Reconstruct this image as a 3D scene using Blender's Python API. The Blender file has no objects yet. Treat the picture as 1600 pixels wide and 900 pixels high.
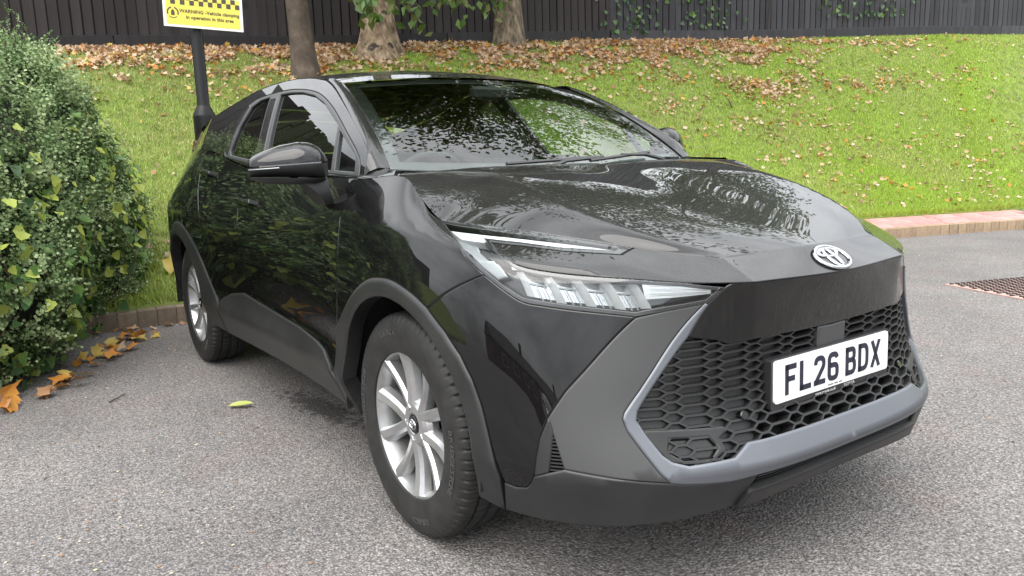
import bpy, bmesh, math, random
import numpy as np
from mathutils import Vector, Matrix, Euler, noise as mnoise
from mathutils.geometry import delaunay_2d_cdt
random.seed(7); rng = np.random.default_rng(11)
SC = bpy.context.scene
COL = SC.collection
# ------------------------------------------------------------------ camera
cam_d = bpy.data.cameras.new('camera'); cam = bpy.data.objects.new('camera', cam_d); COL.objects.link(cam)
SC.camera = cam
cam_d.sensor_width = 36.0; cam_d.lens = 36.0*1203.24/1600.0
cam_d.clip_start = .05; cam_d.clip_end = 2000
_yaw, _pit, _rol = 2.53575, -.17313, -.0292
_f = Vector((math.cos(_pit)*math.cos(_yaw), math.cos(_pit)*math.sin(_yaw), math.sin(_pit)))
_r = _f.cross(Vector((0, 0, 1))).normalized(); _u = _r.cross(_f)
_r2 = _r*math.cos(_rol)+_u*math.sin(_rol); _u2 = -_r*math.sin(_rol)+_u*math.cos(_rol)
cam.matrix_world = Matrix(((_r2.x, _u2.x, -_f.x, 2.0228), (_r2.y, _u2.y, -_f.y, -1.8526), (_r2.z, _u2.z, -_f.z, 1.142), (0, 0, 0, 1)))
# ------------------------------------------------------------------ overcast sky, weak soft sun
W = bpy.data.worlds.new('World'); SC.world = W; W.use_nodes = True
nt = W.node_tree; nt.nodes.clear(); N_, L_ = nt.nodes, nt.links
SUN_EL, SUN_AZ = math.radians(55), math.radians(300)      # azimuth measured from +x towards +y
sky = N_.new('ShaderNodeTexSky'); sky.sky_type = 'NISHITA'; sky.sun_disc = False
sky.sun_elevation = SUN_EL; sky.sun_rotation = math.pi/2-SUN_AZ
sky.air_density = 1.0; sky.dust_density = 3.0; sky.ozone_density = 1.0
tc = N_.new('ShaderNodeTexCoord')
mp = N_.new('ShaderNodeMapping'); mp.inputs['Scale'].default_value = (1, 1, 2.6)
ns = N_.new('ShaderNodeTexNoise'); ns.inputs['Scale'].default_value = 2.3; ns.inputs['Detail'].default_value = 7; ns.inputs['Roughness'].default_value = .55
rp = N_.new('ShaderNodeValToRGB')
rp.color_ramp.elements[0].position = .30; rp.color_ramp.elements[0].color = (3.6, 3.75, 3.95, 1)
rp.color_ramp.elements[1].position = .72; rp.color_ramp.elements[1].color = (11.0, 11.1, 11.2, 1)
mx = N_.new('ShaderNodeMix'); mx.data_type = 'RGBA'; mx.inputs['Factor'].default_value = .9
bg = N_.new('ShaderNodeBackground'); bg.inputs['Strength'].default_value = .15
wo = N_.new('ShaderNodeOutputWorld')
L_.new(tc.outputs['Generated'], mp.inputs['Vector']); L_.new(mp.outputs[0], ns.inputs['Vector']); L_.new(ns.outputs[0], rp.inputs[0])
sx_ = N_.new('ShaderNodeSeparateXYZ'); mr = N_.new('ShaderNodeMapRange'); mr.inputs['From Min'].default_value = 0; mr.inputs['From Max'].default_value = 1; mr.inputs['To Min'].default_value = .42; mr.inputs['To Max'].default_value = 1.30
ml = N_.new('ShaderNodeMix'); ml.data_type = 'RGBA'; ml.blend_type = 'MULTIPLY'; ml.inputs['Factor'].default_value = 1.0      # overcast sky: brighter overhead than at the horizon
L_.new(tc.outputs['Generated'], sx_.inputs[0]); L_.new(sx_.outputs['Z'], mr.inputs['Value']); L_.new(rp.outputs[0], ml.inputs['A']); L_.new(mr.outputs[0], ml.inputs['B'])
L_.new(sky.outputs[0], mx.inputs['A']); L_.new(ml.outputs['Result'], mx.inputs['B'])
L_.new(mx.outputs['Result'], bg.inputs['Color']); L_.new(bg.outputs[0], wo.inputs['Surface'])
sun_d = bpy.data.lights.new('sun', 'SUN'); sun_d.energy = 1.5; sun_d.angle = math.radians(60); sun_d.color = (1, .965, .91)
sun = bpy.data.objects.new('sun', sun_d); COL.objects.link(sun)
_sd = Vector((math.cos(SUN_EL)*math.cos(SUN_AZ), math.cos(SUN_EL)*math.sin(SUN_AZ), math.sin(SUN_EL)))
sun.rotation_euler = _sd.to_track_quat('Z', 'Y').to_euler(); sun.location = (0, -6, 12)
SC.view_settings.view_transform = 'Standard'; SC.view_settings.look = 'None'
SC.view_settings.exposure = 1.35; SC.view_settings.gamma = 1.0; SC.view_settings.use_curve_mapping = False
SC.render.engine = 'CYCLES'
SC.cycles.max_bounces = 8; SC.cycles.transparent_max_bounces = 16; SC.cycles.caustics_reflective = False; SC.cycles.caustics_refractive = False
# ------------------------------------------------------------------ material helpers
MATS = {}
def mat(name, base=(.5, .5, .5), rough=.5, metal=0., coat=0., coat_r=.03, spec=.5, emit=None):
    m = bpy.data.materials.new(name); m.use_nodes = True; MATS[name] = m
    b = m.node_tree.nodes['Principled BSDF']
    b.inputs['Base Color'].default_value = (*base, 1); b.inputs['Roughness'].default_value = rough
    b.inputs['Metallic'].default_value = metal; b.inputs['Coat Weight'].default_value = coat
    b.inputs['Coat Roughness'].default_value = coat_r; b.inputs['Specular IOR Level'].default_value = spec
    return m
def nd(m, t, **kw):
    n = m.node_tree.nodes.new(t)
    for k, v in kw.items():
        if k in n.inputs: n.inputs[k].default_value = v
        else: setattr(n, k, v)
    return n
def lk(m, a, b): m.node_tree.links.new(a, b)
def bsdf(m): return m.node_tree.nodes['Principled BSDF']
def obj_coord(m, scale=1., gen='Object'):
    t = nd(m, 'ShaderNodeTexCoord'); mp = nd(m, 'ShaderNodeMapping')
    s = scale if hasattr(scale, '__len__') else (scale,)*3
    mp.inputs['Scale'].default_value = s; lk(m, t.outputs[gen], mp.inputs['Vector']); return mp.outputs[0]
def noise_ramp(m, scale, stops, detail=4., rough=.55, gen='Object', vscale=1., tex='noise'):
    v = obj_coord(m, vscale, gen)
    if tex == 'noise':
        n = nd(m, 'ShaderNodeTexNoise', Scale=scale, Detail=detail, Roughness=rough)
    else:
        n = nd(m, 'ShaderNodeTexVoronoi', Scale=scale)
    lk(m, v, n.inputs['Vector'])
    r = nd(m, 'ShaderNodeValToRGB'); e = r.color_ramp.elements
    while len(e) < len(stops): e.new(.5)
    for el, (p, c) in zip(e, stops):
        el.position = p; el.color = (*c, 1) if len(c) == 3 else c
    lk(m, n.outputs['Color'] if tex == 'voronoi' else n.outputs[0], r.inputs[0])
    return r.outputs[0], n
def bump(m, h, strength=.3, dist=.01):
    b = nd(m, 'ShaderNodeBump', Strength=strength, Distance=dist); lk(m, h, b.inputs['Height']); lk(m, b.outputs[0], bsdf(m).inputs['Normal']); return b
def mixc(m, f, a, b, mode='MIX'):
    x = nd(m, 'ShaderNodeMix', data_type='RGBA', blend_type=mode)
    for sock, val in (('Factor', f), ('A', a), ('B', b)):
        s = x.inputs[0] if sock == 'Factor' else x.inputs[6 if sock == 'A' else 7]
        if hasattr(val, 'is_output') or isinstance(val, bpy.types.NodeSocket): lk(m, val, s)
        else: s.default_value = val if sock == 'Factor' else ((*val, 1) if len(val) == 3 else val)
    return x.outputs[2]
def ramp(m, sock, stops):
    r = nd(m, 'ShaderNodeValToRGB'); e = r.color_ramp.elements
    while len(e) < len(stops): e.new(.5)
    for el, (p, c) in zip(e, stops): el.position = p; el.color = (*c, 1)
    lk(m, sock, r.inputs[0]); return r.outputs[0]
def glass_mat(name, tint, rough=.0, refl=1.0, ior=1.5):
    m = bpy.data.materials.new(name); m.use_nodes = True; MATS[name] = m
    t = m.node_tree; t.nodes.clear()
    o = t.nodes.new('ShaderNodeOutputMaterial'); mix = t.nodes.new('ShaderNodeMixShader')
    tr = t.nodes.new('ShaderNodeBsdfTransparent'); tr.inputs[0].default_value = (*tint, 1)
    gl = t.nodes.new('ShaderNodeBsdfGlossy'); gl.inputs['Roughness'].default_value = rough; gl.inputs['Color'].default_value = (refl,)*3+(1,)
    # Schlick reflectance from |N.I|, the same from both sides of a thin pane
    ge = t.nodes.new('ShaderNodeNewGeometry'); dt = t.nodes.new('ShaderNodeVectorMath'); dt.operation = 'DOT_PRODUCT'; t.links.new(ge.outputs['Normal'], dt.inputs[0]); t.links.new(ge.outputs['Incoming'], dt.inputs[1])
    def mth(op, a, b=None):
        n = t.nodes.new('ShaderNodeMath'); n.operation = op
        for i, q in enumerate((a, b)):
            if q is None: continue
            if isinstance(q, (int, float)): n.inputs[i].default_value = q
            else: t.links.new(q, n.inputs[i])
        return n.outputs[0]
    f0 = ((ior-1)/(ior+1))**2*1.5
    fr = mth('ADD', mth('MULTIPLY', mth('POWER', mth('SUBTRACT', 1., mth('ABSOLUTE', dt.outputs['Value'])), 5.), 1-f0), f0)
    t.links.new(fr, mix.inputs[0]); t.links.new(tr.outputs[0], mix.inputs[1]); t.links.new(gl.outputs[0], mix.inputs[2]); t.links.new(mix.outputs[0], o.inputs[0])
    return m
# ------------------------------------------------------------------ object helpers
def tag(o, label=None, category=None, group=None, kind=None):
    if label: o['label'] = label
    if category: o['category'] = category
    if group: o['group'] = group
    if kind: o['kind'] = kind
    return o
def empty(name, loc=(0, 0, 0), rz=0., parent=None):
    o = bpy.data.objects.new(name, None); COL.objects.link(o); o.location = loc; o.rotation_euler = (0, 0, rz); o.empty_display_size = .2
    if parent: o.parent = parent
    return o
def me_obj(name, verts, faces, material, parent=None, smooth=False, normals=None):
    me = bpy.data.meshes.new(name); me.from_pydata([tuple(map(float, v)) for v in verts], [], [tuple(map(int, f)) for f in faces]); me.update()
    if smooth or normals is not None: me.shade_smooth()
    if normals is not None: me.normals_split_custom_set_from_vertices([tuple(n) for n in normals])
    for mm in (material if isinstance(material, (list, tuple)) else [material]):
        me.materials.append(MATS[mm] if isinstance(mm, str) else mm)
    o = bpy.data.objects.new(name, me); COL.objects.link(o)
    if parent: o.parent = parent
    return o
def fast_mesh(name, V, F, material, parent=None, smooth=False, mat_idx=None):
    """V (n,3) and F (m,k) numpy arrays, one face size"""
    me = bpy.data.meshes.new(name); V = np.asarray(V, np.float32); F = np.asarray(F, np.int32)
    me.vertices.add(len(V)); me.vertices.foreach_set('co', V.ravel())
    k = F.shape[1]; me.loops.add(F.size); me.loops.foreach_set('vertex_index', F.ravel())
    me.polygons.add(len(F)); me.polygons.foreach_set('loop_start', np.arange(0, F.size, k, dtype=np.int32))
    for mm in (material if isinstance(material, (list, tuple)) else [material]): me.materials.append(MATS[mm])
    if mat_idx is not None: me.polygons.foreach_set('material_index', np.asarray(mat_idx, np.int32))
    me.update(calc_edges=True); me.validate()
    if smooth: me.shade_smooth()
    o = bpy.data.objects.new(name, me); COL.objects.link(o)
    if parent: o.parent = parent
    return o
class MB:
    def __init__(s): s.v = []; s.f = []
    def add(s, v, f):
        n = len(s.v); s.v += [tuple(map(float, p)) for p in v]; s.f += [tuple(i+n for i in q) for q in f]; return s
    def box(s, c, d, rz=0., m=None, bev=0.):
        x, y, z = d[0]/2, d[1]/2, d[2]/2
        if bev:
            b = bev; P = []
            for sz in (-1, 1):
                for (zx, ins) in ((z-b, 0), (z, b)) if sz > 0 else ((z, b), (z-b, 0)):
                    X, Y = x-ins, y-ins
                    P += [(-X, -Y, sz*zx), (X, -Y, sz*zx), (X, Y, sz*zx), (-X, Y, sz*zx)]
            Fc = [(3, 2, 1, 0), (12, 13, 14, 15)]
            for r in range(3):
                for i in range(4): Fc.append((r*4+i, r*4+(i+1) % 4, r*4+4+(i+1) % 4, r*4+4+i))
        else:
            P = [(-x, -y, -z), (x, -y, -z), (x, y, -z), (-x, y, -z), (-x, -y, z), (x, -y, z), (x, y, z), (-x, y, z)]
            Fc = [(3, 2, 1, 0), (4, 5, 6, 7), (0, 1, 5, 4), (1, 2, 6, 5), (2, 3, 7, 6), (3, 0, 4, 7)]
        M = m or (Matrix.Translation(c) @ Matrix.Rotation(rz, 4, 'Z'))
        return s.add([tuple(M @ Vector(p)) for p in P], Fc)
    def tube(s, pts, rad, n=8, cap=True):
        pts = [Vector(p) for p in pts]; rad = rad if hasattr(rad, '__len__') else [rad]*len(pts); R = []
        up = Vector((0, 0, 1))
        for i, p in enumerate(pts):
            t = (pts[min(i+1, len(pts)-1)]-pts[max(i-1, 0)]).normalized()
            a = t.cross(up if abs(t.z) < .95 else Vector((1, 0, 0))).normalized(); b = t.cross(a)
            R.append([tuple(p+(a*math.cos(2*math.pi*k/n)+b*math.sin(2*math.pi*k/n))*rad[i]) for k in range(n)])
        V = [q for r in R for q in r]; Fc = []
        for i in range(len(R)-1):
            for k in range(n): Fc.append((i*n+k, i*n+(k+1) % n, (i+1)*n+(k+1) % n, (i+1)*n+k))
        if cap: Fc += [tuple(range(n))[::-1], tuple(range((len(R)-1)*n, len(R)*n))]
        return s.add(V, Fc)
    def loft(s, rings, closed=True, cap=True):
        n = len(rings[0]); V = [p for r in rings for p in r]; Fc = []
        for i in range(len(rings)-1):
            for k in range(n if closed else n-1): Fc.append((i*n+k, i*n+(k+1) % n, (i+1)*n+(k+1) % n, (i+1)*n+k))
        if cap: Fc += [tuple(range(n))[::-1], tuple(range((len(rings)-1)*n, len(rings)*n))]
        return s.add(V, Fc)
    def lathe(s, prof, n=48, ax='y', c=(0, 0, 0), closed=False):
        V = []; m = len(prof)
        for k in range(n):
            a = 2*math.pi*k/n
            for r, h in prof:
                q = (r*math.cos(a), h, r*math.sin(a)) if ax == 'y' else (r*math.cos(a), r*math.sin(a), h)
                V.append((q[0]+c[0], q[1]+c[1], q[2]+c[2]))
        Fc = []
        for k in range(n):
            k2 = (k+1) % n
            for i in range(m if closed else m-1):
                i2 = (i+1) % m; Fc.append((k*m+i, k*m+i2, k2*m+i2, k2*m+i))
        return s.add(V, Fc)
    def build(s, name, material, parent=None, smooth=False, angle=None):
        o = me_obj(name, s.v, s.f, material, parent, smooth)
        if angle: auto_smooth(o, angle)
        return o
def auto_smooth(o, deg=35):
    me = o.data; me.shade_smooth()
    bm = bmesh.new(); bm.from_mesh(me); bmesh.ops.recalc_face_normals(bm, faces=bm.faces); a = math.radians(deg)
    for e in bm.edges:
        if len(e.link_faces) == 2: e.smooth = e.calc_face_angle(0) < a
    bm.to_mesh(me); bm.free()
def copy_tree(o, parent=None):
    c = o.copy(); COL.objects.link(c); c.parent = parent
    for ch in list(o.children): copy_tree(ch, c)
    return c
def text_mesh(txt, size, depth=.001, space=1., bold=0.):
    """flat lettering as verts/faces in the xy plane, centred on x"""
    cu = bpy.data.curves.new('lettering', 'FONT'); cu.body = txt; cu.size = size; cu.extrude = depth; cu.align_x = 'CENTER'; cu.align_y = 'CENTER'; cu.resolution_u = 3; cu.offset = size*bold; cu.space_character = space
    ob = bpy.data.objects.new('lettering', cu); COL.objects.link(ob)
    dg = bpy.context.evaluated_depsgraph_get(); me = ob.evaluated_get(dg).to_mesh()
    V = [tuple(v.co) for v in me.vertices]; Fc = [tuple(p.vertices) for p in me.polygons]
    ob.evaluated_get(dg).to_mesh_clear(); bpy.data.objects.remove(ob); bpy.data.curves.remove(cu)
    return V, Fc
# ---- car body skin: 7 rails (bottom -> belt) x 19 stations (front centre -> side -> rear centre), metres,
# car frame: x forward from the front axle, y to the side, z up; one half, mirrored for the other
_SIDE_X = [.17, -.10, -.35, -.80, -1.25, -1.70, -2.15, -2.50, -2.80]
def _side(ys, zs, xs=None):
    return [(x, y, z) for x, y, z in zip(xs or _SIDE_X, ys, zs)]
RAILS = [
 [(.880,0,.285),(.872,.33,.275),(.845,.46,.262),(.79,.58,.25),(.70,.70,.245),(.61,.785,.245),(.50,.855,.25)]
  + _side([.87,.85,.825,.82,.82,.83,.86,.87,.86],[.25,.25,.265,.27,.27,.275,.28,.29,.30])
  + [(-3.08,.80,.33),(-3.36,.55,.36),(-3.44,0,.36)],
 [(.930,0,.372),(.920,.33,.377),(.890,.46,.374),(.815,.58,.38),(.71,.715,.375),(.62,.80,.37),(.50,.875,.37)]
  + _side([.90,.90,.888,.885,.885,.888,.90,.905,.90],[.38,.39,.405,.41,.41,.41,.41,.42,.43])
  + [(-3.10,.84,.44),(-3.42,.55,.46),(-3.50,0,.46)],
 [(.865,0,.51),(.855,.33,.51),(.822,.455,.51),(.760,.58,.51),(.665,.70,.51),(.585,.785,.51),(.48,.862,.51)]
  + _side([.905,.90,.878,.864,.864,.872,.897,.91,.908],[.52,.52,.51,.50,.50,.50,.52,.54,.55])
  + [(-3.11,.85,.55),(-3.44,.55,.56),(-3.52,0,.56)],
 [(.855,0,.64),(.842,.33,.64),(.808,.45,.635),(.742,.575,.63),(.635,.70,.63),(.550,.785,.64),(.45,.86,.65)]
  + _side([.906,.905,.885,.869,.868,.878,.905,.916,.913],[.66,.65,.62,.60,.59,.60,.65,.68,.68])
  + [(-3.11,.86,.67),(-3.43,.55,.67),(-3.51,0,.67)],
 [(.868,0,.74),(.848,.33,.735),(.805,.45,.735),(.722,.58,.745),(.605,.70,.755),(.505,.79,.775),(.42,.845,.785)]
  + _side([.888,.895,.890,.886,.886,.896,.912,.920,.915],[.81,.81,.79,.75,.73,.74,.79,.82,.82])
  + [(-3.10,.86,.80),(-3.40,.55,.80),(-3.47,0,.80)],
 [(.885,0,.815),(.857,.33,.820),(.800,.45,.820),(.700,.575,.840),(.555,.70,.862),(.460,.77,.872),(.370,.81,.887)]
  + _side([.850,.868,.869,.874,.884,.890,.900,.908,.900],[.925,.95,.945,.895,.855,.845,.885,.93,.94],
          [.13]+_SIDE_X[1:])
  + [(-3.08,.84,.93),(-3.36,.55,.93),(-3.43,0,.93)],
 [(.795,0,.876),(.757,.34,.871),(.655,.45,.890),(.520,.57,.918),(.360,.675,.942),(.230,.74,.955),(.140,.78,.966)]
  + _side([.783,.778,.797,.806,.810,.806,.797,.795,.755],[1.030,1.085,1.076,1.082,1.092,1.122,1.185,1.215,1.205],
          [.02]+_SIDE_X[1:])
  + [(-3.05,.66,1.19),(-3.28,.5,1.18),(-3.34,0,1.18)],
]
_R = np.array(RAILS, float)
# a little more lean on the bumper corner, then fairing of the front corner and the flanks (third differences)
_out = np.array([0, 0, 0, .6, 1, 1, .8, .3]+[0]*11)
for _k, _d in ((2, .006), (3, .001), (4, -.007)):
    _R[_k, :, 0] += _out*_d*.75; _R[_k, :, 1] += _out*_d*.75
_S0 = np.concatenate([[0], np.cumsum(np.linalg.norm(np.diff(_R, axis=1), axis=2).mean(0))])
def _fair(P, S, lam, lock):
    n = len(P); A = []
    for j in range(n-3):
        x = S[j:j+4]; M = np.vander(x-x.mean(), 4, increasing=True); row = np.zeros(n); row[j:j+4] = np.linalg.inv(M)[3]*6*np.mean(np.diff(x))**3; A.append(row)
    A = np.array(A); Wt = np.where(lock, 50., 1.)
    return np.linalg.solve(np.diag(Wt)+lam*A.T@A, Wt[:, None]*P)
for _k in range(6):
    _lk = np.zeros(16, bool); _lk[[0, -1, -2]] = True
    _R[_k, 1:17] = _fair(_R[_k, 1:17], _S0[1:17], 0.3, _lk)
_R[:, :, 1] *= -1            # the driver's (right-hand) side is -y
_seg = np.linalg.norm(np.diff(_R, axis=1), axis=2).mean(0)
S_KNOT = np.concatenate([[0], np.cumsum(_seg)])
NR = len(RAILS)
def _herm(t, p0, p1, m0, m1):
    t2 = t*t; t3 = t2*t
    return (2*t3-3*t2+1)*p0 + (t3-2*t2+t)*m0 + (-2*t3+3*t2)*p1 + (t3-t2)*m1
def _tangents(K, Pts, axis_crease):
    # Pts (n, ..., 3) along knots K: returns in and out tangents (per unit knot)
    n = len(K); d = np.diff(Pts, axis=0)/np.diff(K).reshape(-1, *([1]*(Pts.ndim-1)))
    mi = np.empty_like(Pts); mo = np.empty_like(Pts)
    for j in range(n):
        if j == 0: mi[j] = mo[j] = d[0]
        elif j == n-1: mi[j] = mo[j] = d[-1]
        else:
            h0, h1 = K[j]-K[j-1], K[j+1]-K[j]
            m = (d[j-1]*h1 + d[j]*h0)/(h0+h1)
            c = axis_crease[j]
            c = np.asarray(c).reshape(-1, *([1]*(Pts.ndim-2))) if np.ndim(c) else c
            mi[j] = m*(1-c) + d[j-1]*c; mo[j] = m*(1-c) + d[j]*c
    return mi, mo
_cr = np.zeros((len(S_KNOT), NR)); _cr[1, 4:] = (.6, 1, 1); _cr[1, :4] = .3
_Pt = np.transpose(_R, (1, 0, 2))
_MI, _MO = _tangents(S_KNOT, _Pt, [_cr[j] for j in range(len(S_KNOT))])
_MI[0, :, 0] = _MO[0, :, 0] = 0; _MI[0, :, 2] = _MO[0, :, 2] = 0    # smooth across the centre line
_VK = np.arange(NR, dtype=float)
def skin(s, v):
    s = np.atleast_1d(np.asarray(s, float)); v = np.atleast_1d(np.asarray(v, float))
    j = np.clip(np.searchsorted(S_KNOT, s, side='right')-1, 0, len(S_KNOT)-2)
    h = (S_KNOT[j+1]-S_KNOT[j]); t = ((s-S_KNOT[j])/h)
    T = t[:, None, None]; Hh = h[:, None, None]
    Rl = _herm(T, _Pt[j], _Pt[j+1], _MO[j]*Hh, _MI[j+1]*Hh)          # (n, NR, 3)
    d = np.diff(Rl, axis=1)
    k = np.clip(np.floor(v).astype(int), 0, NR-2); w = (v-k)[:, None]
    n = np.arange(len(s))
    # crease weights across the rails: nose edge / shoulder (5) and the sill edge (1)
    c5 = np.clip(1-(s-.35)/.9, .55, 1)*np.clip((4.2-s)/1.2, .15, 1)
    c1 = np.full_like(s, .85)
    C = np.zeros((len(s), NR)); C[:, 5] = c5; C[:, 1] = c1
    def tang(kk, side):
        lo = d[n, np.clip(kk-1, 0, NR-2)]; hi = d[n, np.clip(kk, 0, NR-2)]
        m = (lo+hi)/2
        c = C[n, kk][:, None]
        return m*(1-c) + (lo if side == 'in' else hi)*c
    m0 = tang(k, 'out'); m1 = tang(k+1, 'in')
    return _herm(w, Rl[n, k], Rl[n, k+1], m0, m1)
def skin_n(s, v, e=2e-3):
    s = np.atleast_1d(np.asarray(s, float)); v = np.atleast_1d(np.asarray(v, float))
    a = skin(np.minimum(s+e, S_KNOT[-1]), v)-skin(np.maximum(s-e, 0), v); b = skin(s, np.minimum(v+e*5, NR-1))-skin(s, np.maximum(v-e*5, 0))
    nn = np.cross(b, a); return nn/np.linalg.norm(nn, axis=1)[:, None]
# ---- greenhouse side surface: y as a function of (x, z)
_bx = _R[6, 8:, 0][::-1]; _by = -_R[6, 8:, 1][::-1]; _bz = _R[6, 8:, 2][::-1]
def side_y(x, z):
    x = np.asarray(x, float); z = np.asarray(z, float)
    yb = np.interp(x, _bx[3:], _by[3:]); zb = np.interp(x, _bx[3:], _bz[3:])
    dz = z-zb
    return -(yb - .42*dz - .27*dz*np.abs(dz) - .012)
def side_map(p):
    x, z = p[:, 0], p[:, 1]; e = 2e-3
    P = np.stack([x, side_y(x, z), z], 1)
    dx = (side_y(x+e*8, z)-side_y(x-e*8, z))/(16*e); dz = (side_y(x, z+e)-side_y(x, z-e))/(2*e)
    N = np.stack([dx, -np.ones_like(x), dz], 1)
    return P, N/np.linalg.norm(N, axis=1)[:, None]
# ================================================================== CAR
VS = .11                                            # metres per rail step, used to keep the panel domain metric
def sk_map(p):
    s, v = p[:, 0], np.clip(p[:, 1]/VS, 0, 6); return skin(s, v), skin_n(s, v)
def sv(pts): return [(a, b*VS) for a, b in pts]
def skp(s, v, off=0.):
    P = skin(abs(s), v)[0]+skin_n(abs(s), v)[0]*off
    return P if s >= 0 else P*np.array([1, -1, 1])
def skpn(s, v):
    N = skin_n(abs(s), v)[0]; return N if s >= 0 else N*np.array([1, -1, 1])
def vline(v, s0, s1, n=8): return [(s, v) for s in np.linspace(s0, s1, n)]
def cr(pts, n=5):
    """Catmull-Rom through 2D/3D points"""
    p = np.array(pts, float); q = np.vstack([2*p[0]-p[1], p, 2*p[-1]-p[-2]]); out = []
    for i in range(1, len(q)-2):
        for t in np.linspace(0, 1, n, endpoint=False):
            out.append(.5*((2*q[i])+(-q[i-1]+q[i+1])*t+(2*q[i-1]-5*q[i]+4*q[i+1]-q[i+2])*t*t+(-q[i-1]+3*q[i]-3*q[i+1]+q[i+2])*t**3))
    out.append(p[-1]); return [tuple(x) for x in out]
def sv_from_xz(x, z):
    """(s, v) of the side skin at a side-view position"""
    s = float(np.interp(-x, -_R[3, 5:, 0], S_KNOT[5:])); v = 3.
    for _ in range(40):
        P = skin(s, v)[0]; r = np.array([P[0]-x, P[2]-z])
        if np.abs(r).max() < 1e-5: break
        e = 1e-4; A = (skin(s+e, v)[0]-P)/e; B = (skin(s, v+e)[0]-P)/e
        J = np.array([[A[0], B[0]], [A[2], B[2]]]); d = np.linalg.solve(J, -r); d = np.clip(d, [-.1, -.5], [.1, .5]); s += d[0]; v += d[1]
    return s, v
def pip(pts, poly):
    x, y = pts[:, 0], pts[:, 1]; c = np.zeros(len(pts), bool); n = len(poly)
    for i in range(n):
        x0, y0 = poly[i]; x1, y1 = poly[(i+1) % n]
        if y0 == y1: continue
        t = ((y0 > y) != (y1 > y)) & (x < (x1-x0)*(y-y0)/(y1-y0)+x0); c ^= t
    return c
def resample(poly, h):
    out = []; n = len(poly)
    for i in range(n):
        a = np.array(poly[i]); b = np.array(poly[(i+1) % n]); d = np.linalg.norm(b-a)
        if d < 1e-4: continue
        k = max(1, int(math.ceil(d/h)))
        for j in range(k): out.append(a+(b-a)*j/k)
    return np.array(out)
def area2(p): x, y = p[:, 0], p[:, 1]; return np.sum(x*np.roll(y, -1)-np.roll(x, -1)*y)
def inset(p, d):
    a = np.roll(p, 1, 0); b = np.roll(p, -1, 0)
    e1 = p-a; e2 = b-p; e1 /= np.linalg.norm(e1, axis=1)[:, None]+1e-12; e2 /= np.linalg.norm(e2, axis=1)[:, None]+1e-12
    n1 = np.stack([-e1[:, 1], e1[:, 0]], 1); n2 = np.stack([-e2[:, 1], e2[:, 0]], 1)
    m = (n1+n2)/np.maximum(.35, 1+np.sum(n1*n2, 1))[:, None]
    return p+m*d, m
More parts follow.
